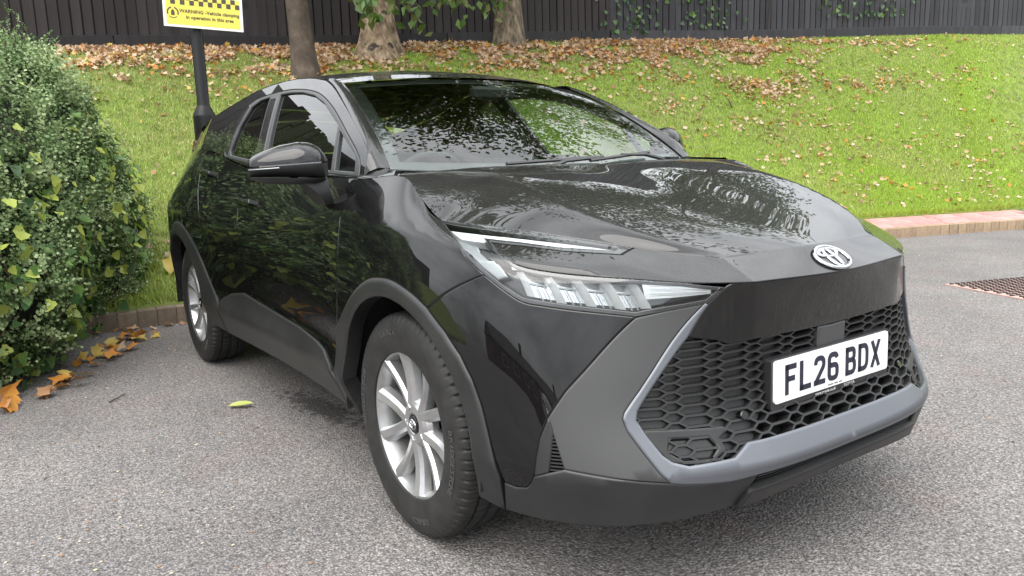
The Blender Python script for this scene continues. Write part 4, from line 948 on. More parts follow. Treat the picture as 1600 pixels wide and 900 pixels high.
# ================================================================== PLACE: kerb line, grass bank, fence line
KERB = np.array([(-4.2, -12.0), (-4.0, -4.5), (-3.9, -1.0), (-3.78, 1.2), (-3.70, 2.4), (-3.45, 5.0), (-2.95, 7.25), (-2.65, 8.25), (-2.28, 9.3), (-1.8, 10.4), (1.5, 16.0), (7.0, 24.0)])
FBASE = np.array([(-10.3, -12.5, 1.9), (-10.15, -4.24, 2.42), (-9.97, -.23, 2.69), (-9.72, 2.03, 2.77), (-9.39, 3.31, 2.83), (-8.66, 6.48, 2.98), (-7.98, 9.53, 3.08), (-7.48, 11.70, 3.18), (-6.71, 14.74, 3.32), (-5.96, 17.62, 3.40), (-2.59, 27.85, 3.5), (4.0, 42.0, 3.5)])
def catm(p, t):
    p = np.asarray(p, float); t = np.atleast_1d(np.asarray(t, float))+1; q = np.vstack([2*p[0]-p[1], p, 2*p[-1]-p[-2]]); i = np.clip(np.floor(t).astype(int), 0, len(p)-2); u = (t-i)[:, None]
    a, b, c, d = q[i], q[i+1], q[i+2], q[i+3]
    return .5*(2*b+(-a+c)*u+(2*a-5*b+4*c-d)*u*u+(-a+3*b-3*c+d)*u**3)
def kerb_frame(w):
    P = catm(KERB, w); T = catm(KERB, np.asarray(w)+.01)-catm(KERB, np.asarray(w)-.01); T /= np.linalg.norm(T, axis=1)[:, None]
    return P, T, np.stack([-T[:, 1], T[:, 0]], 1)          # point, tangent (towards +y), normal into the bank (-x)
KW, KH = .105, .115                                        # kerb block depth and height above the road
def strip_w(w): return .42*np.clip((np.atleast_1d(w)-3.6)/.05, 0, 1)     # red brick path strip, right of the car only
def bank(w, t):
    """w along, t 0 (behind the kerb) .. 1 (foot of the fence)"""
    w = np.atleast_1d(np.asarray(w, float)); t = np.atleast_1d(np.asarray(t, float))
    P, T, N = kerb_frame(w); sw = strip_w(w)
    A = np.column_stack([P+N*(KW+sw)[:, None], KH+.17*sw+.02]); B = catm(FBASE, w)
    g = t-.05*np.sin(t*math.pi*2)
    out = A+(B-A)*t[:, None]; out[:, 2] = A[:, 2]+(B[:, 2]-A[:, 2])*g
    out[:, 2] += .035*np.sin(out[:, 0]*1.9+out[:, 1]*1.3)*np.sin(math.pi*t)+.02*np.sin(out[:, 1]*3.7+1)*np.sin(math.pi*t)
    return out
_bw, _bt = np.meshgrid(np.linspace(.0, 8.6, 700), np.linspace(0, 1, 160)); _BG = bank(_bw.ravel(), _bt.ravel())
def bank_z(x, y):
    d = (_BG[:, 0]-x)**2+(_BG[:, 1]-y)**2; return float(_BG[int(np.argmin(d)), 2])
# ---- materials of the place
m = mat('asphalt', (.2, .2, .2), .85)
v = obj_coord(m, 1.)
st_c, st_n = noise_ramp(m, 80, [(.37, (.13, .124, .120)), (.50, (.255, .246, .24)), (.63, (.38, .366, .355)), (.75, (.58, .56, .54))], 5, .75)
vo = nd(m, 'ShaderNodeTexVoronoi', Scale=125.); lk(m, v, vo.inputs['Vector'])
vcol = ramp(m, vo.outputs['Color'], [(.0, (.45,)*3), (.5, (.95,)*3), (.93, (1.2,)*3), (1., (2.3,)*3)])
c = mixc(m, .85, st_c, vcol, 'MULTIPLY')
vd = ramp(m, vo.outputs['Distance'], [(.25, (1.,)*3), (.75, (.35,)*3)]); c = mixc(m, .75, c, vd, 'MULTIPLY')
big, _ = noise_ramp(m, .9, [(.3, (.74, .73, .74)), (.7, (1.12, 1.09, 1.08))], 5); c = mixc(m, 1., c, big, 'MULTIPLY')
pk, _ = noise_ramp(m, 2.6, [(.55, (1., 1., 1.)), (.75, (1.08, .95, .93))], 3); c = mixc(m, .8, c, pk, 'MULTIPLY')
# damp tar-dark patches: two fixed places with ragged edges (under the sill, right of the front)
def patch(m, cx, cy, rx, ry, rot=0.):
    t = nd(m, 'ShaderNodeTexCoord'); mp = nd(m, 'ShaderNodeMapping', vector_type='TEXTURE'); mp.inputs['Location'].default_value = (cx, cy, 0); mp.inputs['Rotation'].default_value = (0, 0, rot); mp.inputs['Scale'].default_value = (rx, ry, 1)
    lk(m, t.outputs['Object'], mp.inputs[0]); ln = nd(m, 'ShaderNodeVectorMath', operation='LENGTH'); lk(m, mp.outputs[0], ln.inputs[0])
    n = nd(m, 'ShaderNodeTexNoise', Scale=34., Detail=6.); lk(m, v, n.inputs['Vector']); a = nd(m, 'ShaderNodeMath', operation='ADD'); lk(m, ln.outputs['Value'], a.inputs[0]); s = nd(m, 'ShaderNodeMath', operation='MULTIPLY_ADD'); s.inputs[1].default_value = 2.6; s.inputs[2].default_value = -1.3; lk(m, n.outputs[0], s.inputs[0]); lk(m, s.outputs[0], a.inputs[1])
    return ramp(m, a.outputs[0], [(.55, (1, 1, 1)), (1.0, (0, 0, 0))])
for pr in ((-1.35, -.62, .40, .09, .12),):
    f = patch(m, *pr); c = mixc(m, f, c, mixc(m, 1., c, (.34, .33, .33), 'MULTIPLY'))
lk(m, c, bsdf(m).inputs['Base Color'])
bump(m, vo.outputs['Distance'], .9, .006)
m = mat('turf_soil', (.1, .12, .03), .95)
c, _ = noise_ramp(m, 7, [(.3, (.07, .09, .02)), (.5, (.13, .18, .035)), (.75, (.20, .21, .06))], 7); lk(m, c, bsdf(m).inputs['Base Color'])
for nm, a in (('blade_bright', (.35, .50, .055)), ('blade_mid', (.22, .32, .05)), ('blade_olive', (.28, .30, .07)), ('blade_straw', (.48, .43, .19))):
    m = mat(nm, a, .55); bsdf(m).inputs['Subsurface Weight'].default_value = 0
def leaf_mat(nm, a, b, rough=.5, tr=.35, sc=3.):
    m = mat(nm, a, rough); c, _ = noise_ramp(m, sc, [(.35, a), (.65, b)], 3); lk(m, c, bsdf(m).inputs['Base Color'])
    t = m.node_tree; tl = nd(m, 'ShaderNodeBsdfTranslucent'); mx_ = nd(m, 'ShaderNodeMixShader'); mx_.inputs[0].default_value = tr; lk(m, c, tl.inputs[0])
    out = t.nodes['Material Output']; lk(m, bsdf(m).outputs[0], mx_.inputs[1]); lk(m, tl.outputs[0], mx_.inputs[2]); lk(m, mx_.outputs[0], out.inputs[0]); return m
leaf_mat('leaf_tan', (.50, .33, .20), (.62, .46, .31), .7, .15); leaf_mat('leaf_brown', (.26, .13, .06), (.40, .23, .12), .7, .15); leaf_mat('leaf_orange', (.52, .19, .03), (.62, .30, .06), .6, .2); leaf_mat('leaf_yellow', (.62, .42, .07), (.58, .47, .14), .6, .25); leaf_mat('leaf_pale', (.62, .50, .36), (.50, .38, .26), .7, .15); leaf_mat('leaf_lime', (.36, .40, .08), (.45, .46, .14), .5, .25)
leaf_mat('ivy_dark', (.035, .085, .028), (.06, .12, .04), .32, .2, 14.); leaf_mat('ivy_mid', (.09, .18, .04), (.14, .24, .06), .35, .25, 14.); leaf_mat('ivy_lime', (.34, .42, .07), (.48, .54, .13), .4, .3, 14.)
leaf_mat('bush_grey_green', (.13, .21, .075), (.22, .31, .125), .6, .2, 5.); leaf_mat('bush_deep', (.04, .075, .022), (.085, .135, .04), .6, .2, 5.); leaf_mat('bush_pale', (.30, .40, .19), (.38, .46, .23), .6, .25, 5.)
leaf_mat('crown_green', (.05, .10, .02), (.09, .15, .03), .5, .4, .8); leaf_mat('crown_olive', (.09, .12, .025), (.16, .17, .04), .5, .4, .8)
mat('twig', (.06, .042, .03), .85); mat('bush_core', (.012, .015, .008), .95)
def bark(nm, stops, sc, vs, bs=.6, patchy=None):
    m = mat(nm, stops[0][1], .9); c, n = noise_ramp(m, sc, stops, 8, .65, vscale=vs)
    if patchy:
        p, pn = noise_ramp(m, patchy[0], [(patchy[1], (0, 0, 0)), (patchy[1]+.06, (1, 1, 1))], 4); c = mixc(m, p, c, patchy[2])
    lk(m, c, bsdf(m).inputs['Base Color']); bump(m, n.outputs[0], bs, .03); return m
bark('bark_brown', [(.3, (.045, .034, .026)), (.55, (.095, .072, .054)), (.75, (.16, .125, .095))], 9, (1, 1, .7), .5)
bark('bark_flaking', [(.36, (.09, .06, .038)), (.5, (.25, .18, .115)), (.66, (.46, .37, .26))], 9, (1, 1, .55), 1.0, (4.5, .60, (.045, .035, .028)))
bark('bark_grey', [(.36, (.05, .04, .028)), (.5, (.15, .12, .082)), (.66, (.32, .26, .18))], 12, (1, 1, .4), 1.0)
def timber(nm, a, b):
    m = mat(nm, a, .8); c, n = noise_ramp(m, 3, [(.3, a), (.75, b)], 7, .6, vscale=(4, 4, .35)); oi = nd(m, 'ShaderNodeObjectInfo'); r = ramp(m, oi.outputs['Random'], [(0, (.7,)*3), (1, (1.35,)*3)]); c = mixc(m, 1., c, r, 'MULTIPLY'); lk(m, c, bsdf(m).inputs['Base Color']); bump(m, n.outputs[0], .35, .01)
timber('fence_brown_black', (.013, .010, .010), (.036, .030, .030)); timber('fence_charcoal', (.024, .024, .028), (.055, .055, .063)); timber('fence_rail_dark', (.012, .011, .012), (.028, .026, .028)); timber('fence_rail_grey', (.030, .031, .035), (.06, .06, .066))
def masonry(nm, a, b, d):
    m = mat(nm, a, .88); c, n = noise_ramp(m, 18, [(.3, a), (.7, b)], 6, .6); oi = nd(m, 'ShaderNodeObjectInfo'); r = ramp(m, oi.outputs['Random'], [(0, d), (1, (1.12, 1.1, 1.08))]); c = mixc(m, 1., c, r, 'MULTIPLY'); lk(m, c, bsdf(m).inputs['Base Color']); bump(m, n.outputs[0], .4, .008)
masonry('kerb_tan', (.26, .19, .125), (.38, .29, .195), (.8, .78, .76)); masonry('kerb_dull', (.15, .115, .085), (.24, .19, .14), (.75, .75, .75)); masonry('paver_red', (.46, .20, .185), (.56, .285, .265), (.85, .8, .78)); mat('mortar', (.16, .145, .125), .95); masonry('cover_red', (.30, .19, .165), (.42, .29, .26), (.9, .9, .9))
mat('post_paint', (.009, .009, .010), .35, 0, 0., .1, spec=.25); mat('sign_white', (.78, .78, .76), .35); mat('sign_yellow', (.78, .66, .10), .4); mat('sign_grey', (.07, .06, .035), .5)
# ---- road, bank, kerb
road = me_obj('road', [(-140, -160, -.01), (160, -160, -.01), (160, 160, -.01), (-140, 160, -.01)], [(0, 1, 2, 3)], 'asphalt'); tag(road, kind='structure')
nw, ntt = 185, 34
Wg, Tg = np.meshgrid(np.linspace(-1, 9.98, nw), np.linspace(0, 1, ntt)); P = bank(Wg.ravel(), Tg.ravel()); rows = [P.reshape(ntt, nw, 3)]
first = rows[0][0].copy(); first[:, 2] -= .25; last1 = rows[0][-1].copy(); last1[:, 0] -= 3; last1[:, 2] += .1; last2 = rows[0][-1].copy(); last2[:, 0] -= 60; last2[:, 2] += .8
G3 = np.vstack([first[None], rows[0], last1[None], last2[None]]); nr = len(G3)
Fq = [(i*nw+j, i*nw+j+1, (i+1)*nw+j+1, (i+1)*nw+j) for i in range(nr-1) for j in range(nw-1)]
lawn = me_obj('grass_bank', G3.reshape(-1, 3), Fq, 'turf_soil', smooth=True); tag(lawn, kind='structure')
kerb_w = []; w_ = -.6
while w_ < 9.8:
    kerb_w.append(w_); a = catm(KERB, [w_, w_+.01]); w_ += .0013*100*.01/np.linalg.norm(a[1]-a[0])*1.0
mbk = MB(); Pk, Tk, Nk = kerb_frame(np.linspace(-.62, 9.85, 190))
mbk.loft([[(p[0]+n_[0]*.012, p[1]+n_[1]*.012, -.05), (p[0]+n_[0]*.012, p[1]+n_[1]*.012, KH-.008), (p[0]+n_[0]*(KW+.05), p[1]+n_[1]*(KW+.05), KH-.004), (p[0]+n_[0]*(KW+.05), p[1]+n_[1]*(KW+.05), -.05)] for p, n_ in zip(Pk, Nk)])
kerb = mbk.build('kerb', 'mortar'); tag(kerb, kind='structure')
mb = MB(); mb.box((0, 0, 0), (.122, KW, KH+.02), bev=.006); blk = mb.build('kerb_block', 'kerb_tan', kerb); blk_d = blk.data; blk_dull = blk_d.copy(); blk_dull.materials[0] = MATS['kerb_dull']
for i, w in enumerate(kerb_w):
    p, t_, n_ = kerb_frame([w]); o = blk if i == 0 else bpy.data.objects.new('kerb_block', blk_d)
    if i: COL.objects.link(o); o.parent = kerb
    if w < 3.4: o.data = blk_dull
    o.location = (p[0][0]+n_[0][0]*KW/2, p[0][1]+n_[0][1]*KW/2, (KH-.02)/2+random.uniform(-.003, .003)); o.rotation_euler = (random.uniform(-.01, .01), 0, math.atan2(t_[0][1], t_[0][0])+random.uniform(-.012, .012))
# red brick strip behind the kerb, right of the car
ws = np.linspace(3.6, 9.85, 140); Pk, Tk, Nk = kerb_frame(ws); mb = MB()
mb.loft([[(p[0]+n_[0]*a, p[1]+n_[1]*a, KH+(.17*(a-KW))+dz) for a, dz in ((KW+.003, -.012), (KW+.43, -.012), (KW+.43, -.08), (KW+.003, -.08))] for p, n_ in zip(Pk, Nk)])
path = mb.build('brick_strip', 'mortar'); tag(path, kind='structure')
mb = MB(); mb.box((0, 0, 0), (.208, .136, .05), bev=.004); pv = mb.build('brick', 'paver_red', path); pv_d = pv.data; first_ = True
for row in range(3):
    w_ = 3.62+.02*(row % 2)
    while w_ < 8.6:
        a = catm(KERB, [w_, w_+.01]); p, t_, n_ = kerb_frame([w_]); d = KW+.072+.141*row
        o = pv if first_ else bpy.data.objects.new('brick', pv_d)
        if not first_: COL.objects.link(o); o.parent = path
        first_ = False
        o.location = (p[0][0]+n_[0][0]*d, p[0][1]+n_[0][1]*d, KH-.025+.17*(d-KW)+random.uniform(-.002, .002)); o.rotation_euler = (Euler((math.atan(.17), 0, 0)).to_matrix().to_4x4() and Matrix.Rotation(math.atan2(t_[0][1], t_[0][0]), 4, 'Z') @ Matrix.Rotation(math.atan(.17), 4, 'X')).to_euler()
        w_ += .00213/np.linalg.norm(a[1]-a[0])
# ---- cast cover with raised studs in the road
cov = tag(empty('manhole_cover', (0, 0, -.006)), 'reddish brown studded cover set flush in the asphalt beside the car', 'manhole cover')
cA = np.array((-1.03, 4.52)); cB = np.array((-.22, 3.98)); cD = np.array((-.60, 5.75)); ux = cD-cA; ux /= np.linalg.norm(ux); uy = np.array((ux[1], -ux[0]))
mb = MB(); q = [cA, cA+ux*1.5, cA+ux*1.5+uy*.80, cA+uy*.80]; mb.loft([[(a[0], a[1], -.02) for a in q], [(a[0], a[1], .004) for a in q]]); plate = mb.build('cover_plate', 'cover_red', cov)
mb = MB()
for i in range(26):
    for j in range(14):
        c_ = cA+ux*(.04+i*.056+(.028 if j % 2 else 0))+uy*(.04+j*.055)
        mb.box((c_[0], c_[1], .008), (.034, .020, .010), math.atan2(ux[1], ux[0]), bev=.003)
o = mb.build('studs', 'dark_metal', cov); tag(o, kind='stuff')
# ---- fence: every board its own piece
def fence_line(d0, d1, step):
    ts = np.linspace(-1, 9.95, 3600); Q = catm(FBASE, ts); L = np.concatenate([[0], np.cumsum(np.linalg.norm(np.diff(Q[:, :2], axis=0), axis=1))]); L -= np.interp(0, ts, L)
    out = []
    for s in np.arange(d0, d1, step):
        t = np.interp(s, L, ts); p = catm(FBASE, [t])[0]; q = catm(FBASE, [t+.01])[0]; out.append((p, math.atan2(q[1]-p[1], q[0]-p[0])))
    return out
def fence(name, label, d0, d1, bm_, rm_, base_h, pitch=.134):
    r = tag(empty(name, tuple(fence_line(d0, d0+.01, 1)[0][0])), label, 'fence', 'boundary fence behind the bank'); org = Vector(r.location)
    me = None
    for i, (p, a) in enumerate(fence_line(d0, d1, pitch)):
        if me is None:
            mb = MB(); mb.box((0, 0, .95), (.116, .022, 1.9), bev=.004); o = mb.build('board', bm_, r); me = o.data
        else:
            o = bpy.data.objects.new('board', me); COL.objects.link(o); o.parent = r
        o.location = Vector((p[0], p[1], p[2]+base_h-.01))-org; o.rotation_euler = (random.gauss(0, .004), random.gauss(0, .006), a+random.gauss(0, .01)); o.scale = (random.uniform(.94, 1.04), 1, 1)
    pts = fence_line(d0-.06, d1, 2.4)+[fence_line(d1, d1+.01, 1)[0]]
    for (p, a), (q, b) in zip(pts[:-1], pts[1:]):
        mid = (Vector(p)+Vector(q))/2; L = (Vector(q)-Vector(p)).length; ang = math.atan2(q[1]-p[1], q[0]-p[0]); til = math.atan2(q[2]-p[2], math.hypot(q[0]-p[0], q[1]-p[1]))
        M = Matrix.Translation(mid-org+Vector((0, 0, base_h/2-.03))) @ Matrix.Rotation(ang, 4, 'Z') @ Matrix.Rotation(-til, 4, 'Y')
        mb = MB(); mb.box((0, 0, 0), (L-.012, .05, base_h+.06), m=M @ Matrix.Translation((0, -.014, 0)), bev=.005); mb.build('gravel_board', rm_, r)
        for h in (.55, 1.5):
            mb = MB(); mb.box((0, 0, 0), (L, .05, .08), m=M @ Matrix.Translation((0, .045, h))); mb.build('rail', rm_, r)
        mb = MB(); mb.box((0, 0, 0), (.1, .1, 2.2), m=Matrix.Translation(Vector(p)-org+Vector((0, 0, 1.0))) @ Matrix.Rotation(a, 4, 'Z') @ Matrix.Translation((0, .12, 0))); mb.build('post', rm_, r)
        bk = Matrix.Translation(mid-org+Vector((0, 0, base_h+.95))) @ Matrix.Rotation(ang, 4, 'Z') @ Matrix.Translation((0, .028, 0)); mb = MB(); mb.box((0, 0, 0), (L, .012, 2.1), m=bk @ Matrix.Translation((0, 0, -.10))); mb.build('backing_board', 'fence_rail_dark', r)
    return r
fence('timber_fence', 'brown black timber fence of upright boards behind the tree trunks', -7.7, 12.0, 'fence_brown_black', 'fence_rail_dark', .17)
fence('timber_fence', 'charcoal grey timber fence of upright boards right of the tree trunks', 12.08, 46.0, 'fence_charcoal', 'fence_rail_grey', .17)
# ---- sign post
SP = (-4.665, -.215, bank_z(-4.665, -.215))
post = tag(empty('sign_post', SP), 'black tapered post carrying a yellow and white vehicle clamping warning sign', 'sign post'); SZ = SP[2]
mb = MB(); mb.lathe([(.0, -.3), (.088, -.3), (.088, 1.505-SZ), (.086, 1.52-SZ), (.053, 1.585-SZ), (.0475, 1.60-SZ), (.0465, 3.0-SZ), (.0, 3.02-SZ)], 28, ax='z'); mb.build('post', 'post_paint', post, angle=40)
SW, SB, ST = .60, 2.185, 2.80
sx = .075; R3 = Matrix.Translation((sx, .0, 0)) @ Matrix.Rotation(math.radians(-2), 4, 'Z') @ Matrix.Rotation(math.radians(-1.5), 4, 'X')
def sgn_pt(y, z, o): return tuple(R3 @ Vector((o, y, z-SZ)))
def sgn_box(mb, y0, y1, z0, z1, o0, o1): mb.loft([[sgn_pt(y0, z0, o), sgn_pt(y1, z0, o), sgn_pt(y1, z1, o), sgn_pt(y0, z1, o)] for o in (o0, o1)])
mb = MB(); sgn_box(mb, -SW/2, SW/2, SB, ST, -.004, .0); sg = mb.build('sign_panel', 'sign_white', post)
mb = MB(); sgn_box(mb, -SW/2+.022, SW/2-.022, SB+.018, SB+.243, .0, .0012); mb.build('yellow_field', 'sign_yellow', sg)
mb = MB(); ck = (SW-.044)/16
for i in range(16):
    z0 = SB+.243-.037*(1+(i % 2)); sgn_box(mb, -SW/2+.022+ck*i, -SW/2+.022+ck*(i+1), z0, z0+.037, .0012, .002)
tag(mb.build('check_pattern', 'sign_grey', sg), kind='stuff')
for tx, cy, cz, sz in (('WARNING -Vehicle clamping', .045, SB+.122, .0365), ('in operation in this area', .045, SB+.078, .0365)):
    V, F_ = text_mesh(tx, sz, .0003, 1.02, .03); mb = MB(); mb.add([sgn_pt(cy+x, cz+y, .002+z) for x, y, z in V], F_); mb.build('sign_lettering', 'sign_grey', sg)
mb = MB(); yc, zc = -SW/2+.070, SB+.105
for a0, a1, r0_, r1_ in ((-20, 75, .034, .044), (105, 200, .034, .044), (225, 315, .036, .042)):
    aa = np.radians(np.linspace(a0, a1, 12)); mb.loft([[sgn_pt(yc+r*math.cos(a), zc+r*math.sin(a), o) for r, o in ((r0_, .0012), (r1_, .0012), (r1_, .002), (r0_, .002))] for a in aa])
mb.loft([[sgn_pt(yc+x, zc+z, o) for x, z in ((-.014, -.02), (.014, -.02), (.012, .012), (0, .026), (-.012, .012))] for o in (.0012, .0018)]); mb.build('sign_roundel', 'sign_grey', sg)
for z in (2.30, 2.72):
    mb = MB(); mb.lathe([(.050, z-SZ-.015), (.056, z-SZ-.015), (.056, z-SZ+.015), (.050, z-SZ+.015)], 24, ax='z', closed=True); mb.box((.06, 0, z-SZ), (.03, .05, .03)); mb.build('sign_clip', 'dark_metal', post)
# ================================================================== VEGETATION
def scatter(tv, tf, pos, fwd, nrm, scale):
    """copies of a small template (verts k,3: x side, y along, z normal) at pos with frames; returns V, F"""
    tv = np.asarray(tv, float); tf = np.asarray(tf, int); n = len(pos)
    y = fwd-nrm*np.sum(fwd*nrm, 1)[:, None]; y /= np.linalg.norm(y, axis=1)[:, None]+1e-9; x = np.cross(y, nrm)
    V = pos[:, None, :]+scale[:, None, None]*(tv[None, :, 0, None]*x[:, None, :]+tv[None, :, 1, None]*y[:, None, :]+tv[None, :, 2, None]*nrm[:, None, :])
    F = tf[None]+(np.arange(n)*len(tv))[:, None, None]
    return V.reshape(-1, 3), F.reshape(-1, tf.shape[1])
def unit(v): return v/(np.linalg.norm(v, axis=1)[:, None]+1e-9)
def rnd_unit(n): return unit(rng.normal(size=(n, 3)))
LEAF4 = ([(0, 0, 0), (.30, .45, .10), (0, 1, -.06), (-.30, .45, .10)], [(0, 1, 2), (0, 2, 3)])
def lobed(curl=.15, lobes=5):
    """broad lobed leaf outline, fan of triangles, unit long"""
    out = [(0, 0, 0)]; n = lobes*2-1
    for i in range(n):
        a = math.radians(-38+256*i/(n-1)); r = (.62 if i % 2 == 0 else .36)
        if i == n//2: r = .68
        out.append((r*math.cos(a)*.95, .42+r*math.sin(a)*.85, curl*(r*r*2)*(1 if i % 4 else -.4)))
    c = (0, .40, -.05); V = [c]+out; F = [(0, i, i+1) for i in range(1, len(V)-1)]+[(0, len(V)-1, 1)]
    return V, F
# ---- trees
def make_tree(name, label, base, r0, lean, bark_m, crown_c, crown_r, n_leaf, flare, leafm, seed, height, branch_z=3.6, sprays=()):
    rg = np.random.default_rng(seed); t = tag(empty(name, base), label, 'tree', 'trees in front of the fence'); B = np.array(base)
    mb = MB(); n = 22; rings = []; hs = np.concatenate([np.linspace(-.25, 1.4, 13), np.linspace(1.8, height, 9)])
    for h in hs:
        tt = max(h, 0)/height; r = r0*(1-.45*tt)+flare*math.exp(-max(h, -.1)*3.2); ring = []
        for k in range(n):
            a = 2*math.pi*k/n; q = 1+.10*mnoise.noise(Vector((math.cos(a)*1.6+seed, math.sin(a)*1.6, h*.9)))+(.30*flare/r0*abs(math.sin(a*2.5+seed))*math.exp(-max(h, 0)*2.5) if flare > .1 else 0)
            ring.append((lean[0]*h+.05*math.sin(h*1.1+seed)+r*q*math.cos(a), lean[1]*h+r*q*math.sin(a), h))
        rings.append(ring)
    mb.loft(rings); mb.build('trunk', bark_m, t, smooth=True)
    tips = []
    for i in range(9):
        a = 2*math.pi*i/9+rg.uniform(-.3, .3); h0 = branch_z+(height-branch_z)*rg.uniform(.0, .9); st = np.array((lean[0]*h0, lean[1]*h0, h0))
        end = np.array(crown_c)-B+np.array((math.cos(a)*crown_r[0], math.sin(a)*crown_r[1], rg.uniform(-.3, .5)*crown_r[2]))*rg.uniform(.65, .95)
        pts = [st+(end-st)*u+np.array((0, 0, .5*math.sin(u*math.pi)))+rg.normal(size=3)*.12*u for u in np.linspace(0, 1, 7)]
        mb = MB(); mb.tube(pts, list(np.linspace(r0*.34, .02, 7)), 7); b = mb.build('branch', bark_m, t, smooth=True); tips += pts[3:]
        mb = MB()
        for u in (2, 3, 4, 5):
            d = rg.normal(size=3); d[2] = abs(d[2])*.4-.1; mb.tube([pts[u], pts[u]+d*.6, pts[u]+d*1.1+np.array((0, 0, -.15))], [.03, .018, .006], 5); tips += [pts[u]+d*.6, pts[u]+d*1.1]
        mb.build('twigs', bark_m, b)
    tips = np.array(tips); nc = 210; cen = np.vstack([tips[rg.integers(0, len(tips), nc//2)]+rg.normal(size=(nc//2, 3))*.45, np.array(crown_c)-B+unit(rg.normal(size=(nc-nc//2, 3)))*np.array(crown_r)*rg.uniform(.45, 1.0, (nc-nc//2, 1))])
    ci = rg.integers(0, len(cen), n_leaf); pos = cen[ci]+rg.normal(size=(n_leaf, 3))*np.array((.42, .42, .26)); nr = unit(rg.normal(size=(n_leaf, 3))*.7+np.array((0, 0, .8))); fw = unit(rg.normal(size=(n_leaf, 3))+np.array((0, 0, -.5)))
    V, F = scatter(*LEAF4, pos, fw, nr, rg.uniform(.13, .24, n_leaf)); cr_ = fast_mesh('crown', V, F, leafm, t, mat_idx=np.repeat(rg.integers(0, len(leafm), n_leaf), 2)); cr_['kind'] = 'stuff'
    for (sp, n_l, sz) in sprays:                       # low hanging twigs with leaves
        pts = [np.array(p)-B for p in sp]; mb = MB(); mb.tube(pts, list(np.linspace(.012, .003, len(pts))), 5); tw = mb.build('hanging_twig', 'twig', t)
        k = rg.uniform(.25, 1, n_l)*(len(pts)-1); i = np.minimum(k.astype(int), len(pts)-2); u = (k-i)[:, None]; P_ = np.array(pts); pos = P_[i]*(1-u)+P_[i+1]*u+rg.normal(size=(n_l, 3))*.13
        V, F = scatter(*LEAF4, pos, unit(rg.normal(size=(n_l, 3))*.6+np.array((0, 0, -1.))), unit(rg.normal(size=(n_l, 3))+np.array((.8, -.5, .3))), rg.uniform(sz*.7, sz*1.2, n_l)); o = fast_mesh('hanging_leaves', V, F, ['ivy_mid', 'crown_green', 'crown_olive'], tw, mat_idx=np.repeat(rg.integers(0, 3, n_l), 2)); o['kind'] = 'stuff'
    return t
make_tree('broadleaf_tree', 'slender brown barked tree nearest the car, left of the flaking trunk', (-8.22, 2.0, 2.24), .15, (-.055, -.02), 'bark_brown', (-7.6, 1.4, 8.6), (3.6, 3.6, 2.6), 9000, .055, ['crown_green', 'crown_olive'], 3, 5.6, sprays=[([(-7.9, 2.1, 4.6), (-7.4, 2.2, 4.0), (-7.1, 2.35, 3.25), (-7.0, 2.5, 2.9)], 110, .15), ([(-7.9, 2.1, 4.6), (-7.5, 2.6, 4.0), (-7.2, 2.9, 3.35), (-7.1, 3.1, 2.95)], 110, .15), ([(-7.9, 2.1, 4.6), (-7.3, 3.2, 4.1), (-7.1, 3.6, 3.45), (-7.0, 3.75, 3.05)], 90, .15)])
make_tree('broadleaf_tree', 'thick tree with flaking pale bark and flared roots between the other two', (-8.80, 3.34, 2.62), .215, (-.02, .04), 'bark_flaking', (-7.6, 3.6, 9.4), (4.4, 4.2, 3.0), 12000, .13, ['crown_green', 'crown_olive'], 8, 6.2, sprays=[([(-8.5, 4.2, 5.0), (-7.9, 4.5, 4.3), (-7.6, 4.6, 3.5), (-7.5, 4.65, 3.15)], 90, .15), ([(-8.5, 4.2, 5.0), (-8.0, 4.1, 4.3), (-7.7, 3.9, 3.6), (-7.6, 3.8, 3.25)], 90, .15)])
make_tree('broadleaf_tree', 'straight grey brown trunk, rightmost of the three trees by the fence', (-8.80, 5.70, 2.92), .225, (.0, .0), 'bark_grey', (-7.0, 6.3, 9.6), (4.6, 4.4, 3.2), 13000, .06, ['crown_green', 'crown_olive'], 15, 6.4)
make_tree('broadleaf_tree', 'leafy tree behind the charcoal fence, mirrored in the bonnet', (-13.0, 9.6, 3.0), .25, (.0, .0), 'bark_grey', (-12.0, 9.6, 9.2), (4.2, 4.4, 3.0), 12000, .06, ['crown_green', 'crown_olive'], 21, 6.4)  # this tree and the next are unseen, added to darken the bonnet's reflection
make_tree('broadleaf_tree', 'leafy tree farther right behind the charcoal fence, mirrored in the bonnet', (-11.6, 15.5, 3.2), .25, (.0, .0), 'bark_grey', (-11.0, 15.0, 9.4), (4.4, 4.6, 3.0), 12000, .06, ['crown_green', 'crown_olive'], 27, 6.4)
# ---- evergreen bush
BC = np.array((-4.0, -2.40)); BA = np.array((-.886, .464)); BB = np.array((.464, .886)); BLa, BLb, BH = 1.75, 1.28, 1.98
def bush_pt(th, ph):
    """th around, ph 0 (ground) .. pi/2 (top)"""
    th = np.atleast_1d(th); ph = np.atleast_1d(ph); e = 2/2.9
    ca = np.sign(np.cos(th))*np.abs(np.cos(th))**e; sa = np.sign(np.sin(th))*np.abs(np.sin(th))**e
    cz = np.cos(ph)**.46; z = BH*np.sin(ph)**.95
    bul = 1+.05*np.sin(3*th+1)+.06*np.sin(7*th+ph*5)+.045*np.sin(11*th-ph*9+2)+.03*np.sin(19*th+ph*17)
    bul = bul*(1-.17*np.clip((.6-z)/.6, 0, 1))
    X = BC[0]+(BA[0]*BLa*ca+BB[0]*BLb*sa)*cz*bul; Y = BC[1]+(BA[1]*BLa*ca+BB[1]*BLb*sa)*cz*bul
    return np.stack([X, Y, z*(1+.04*np.sin(5*th+3*ph))], 1)
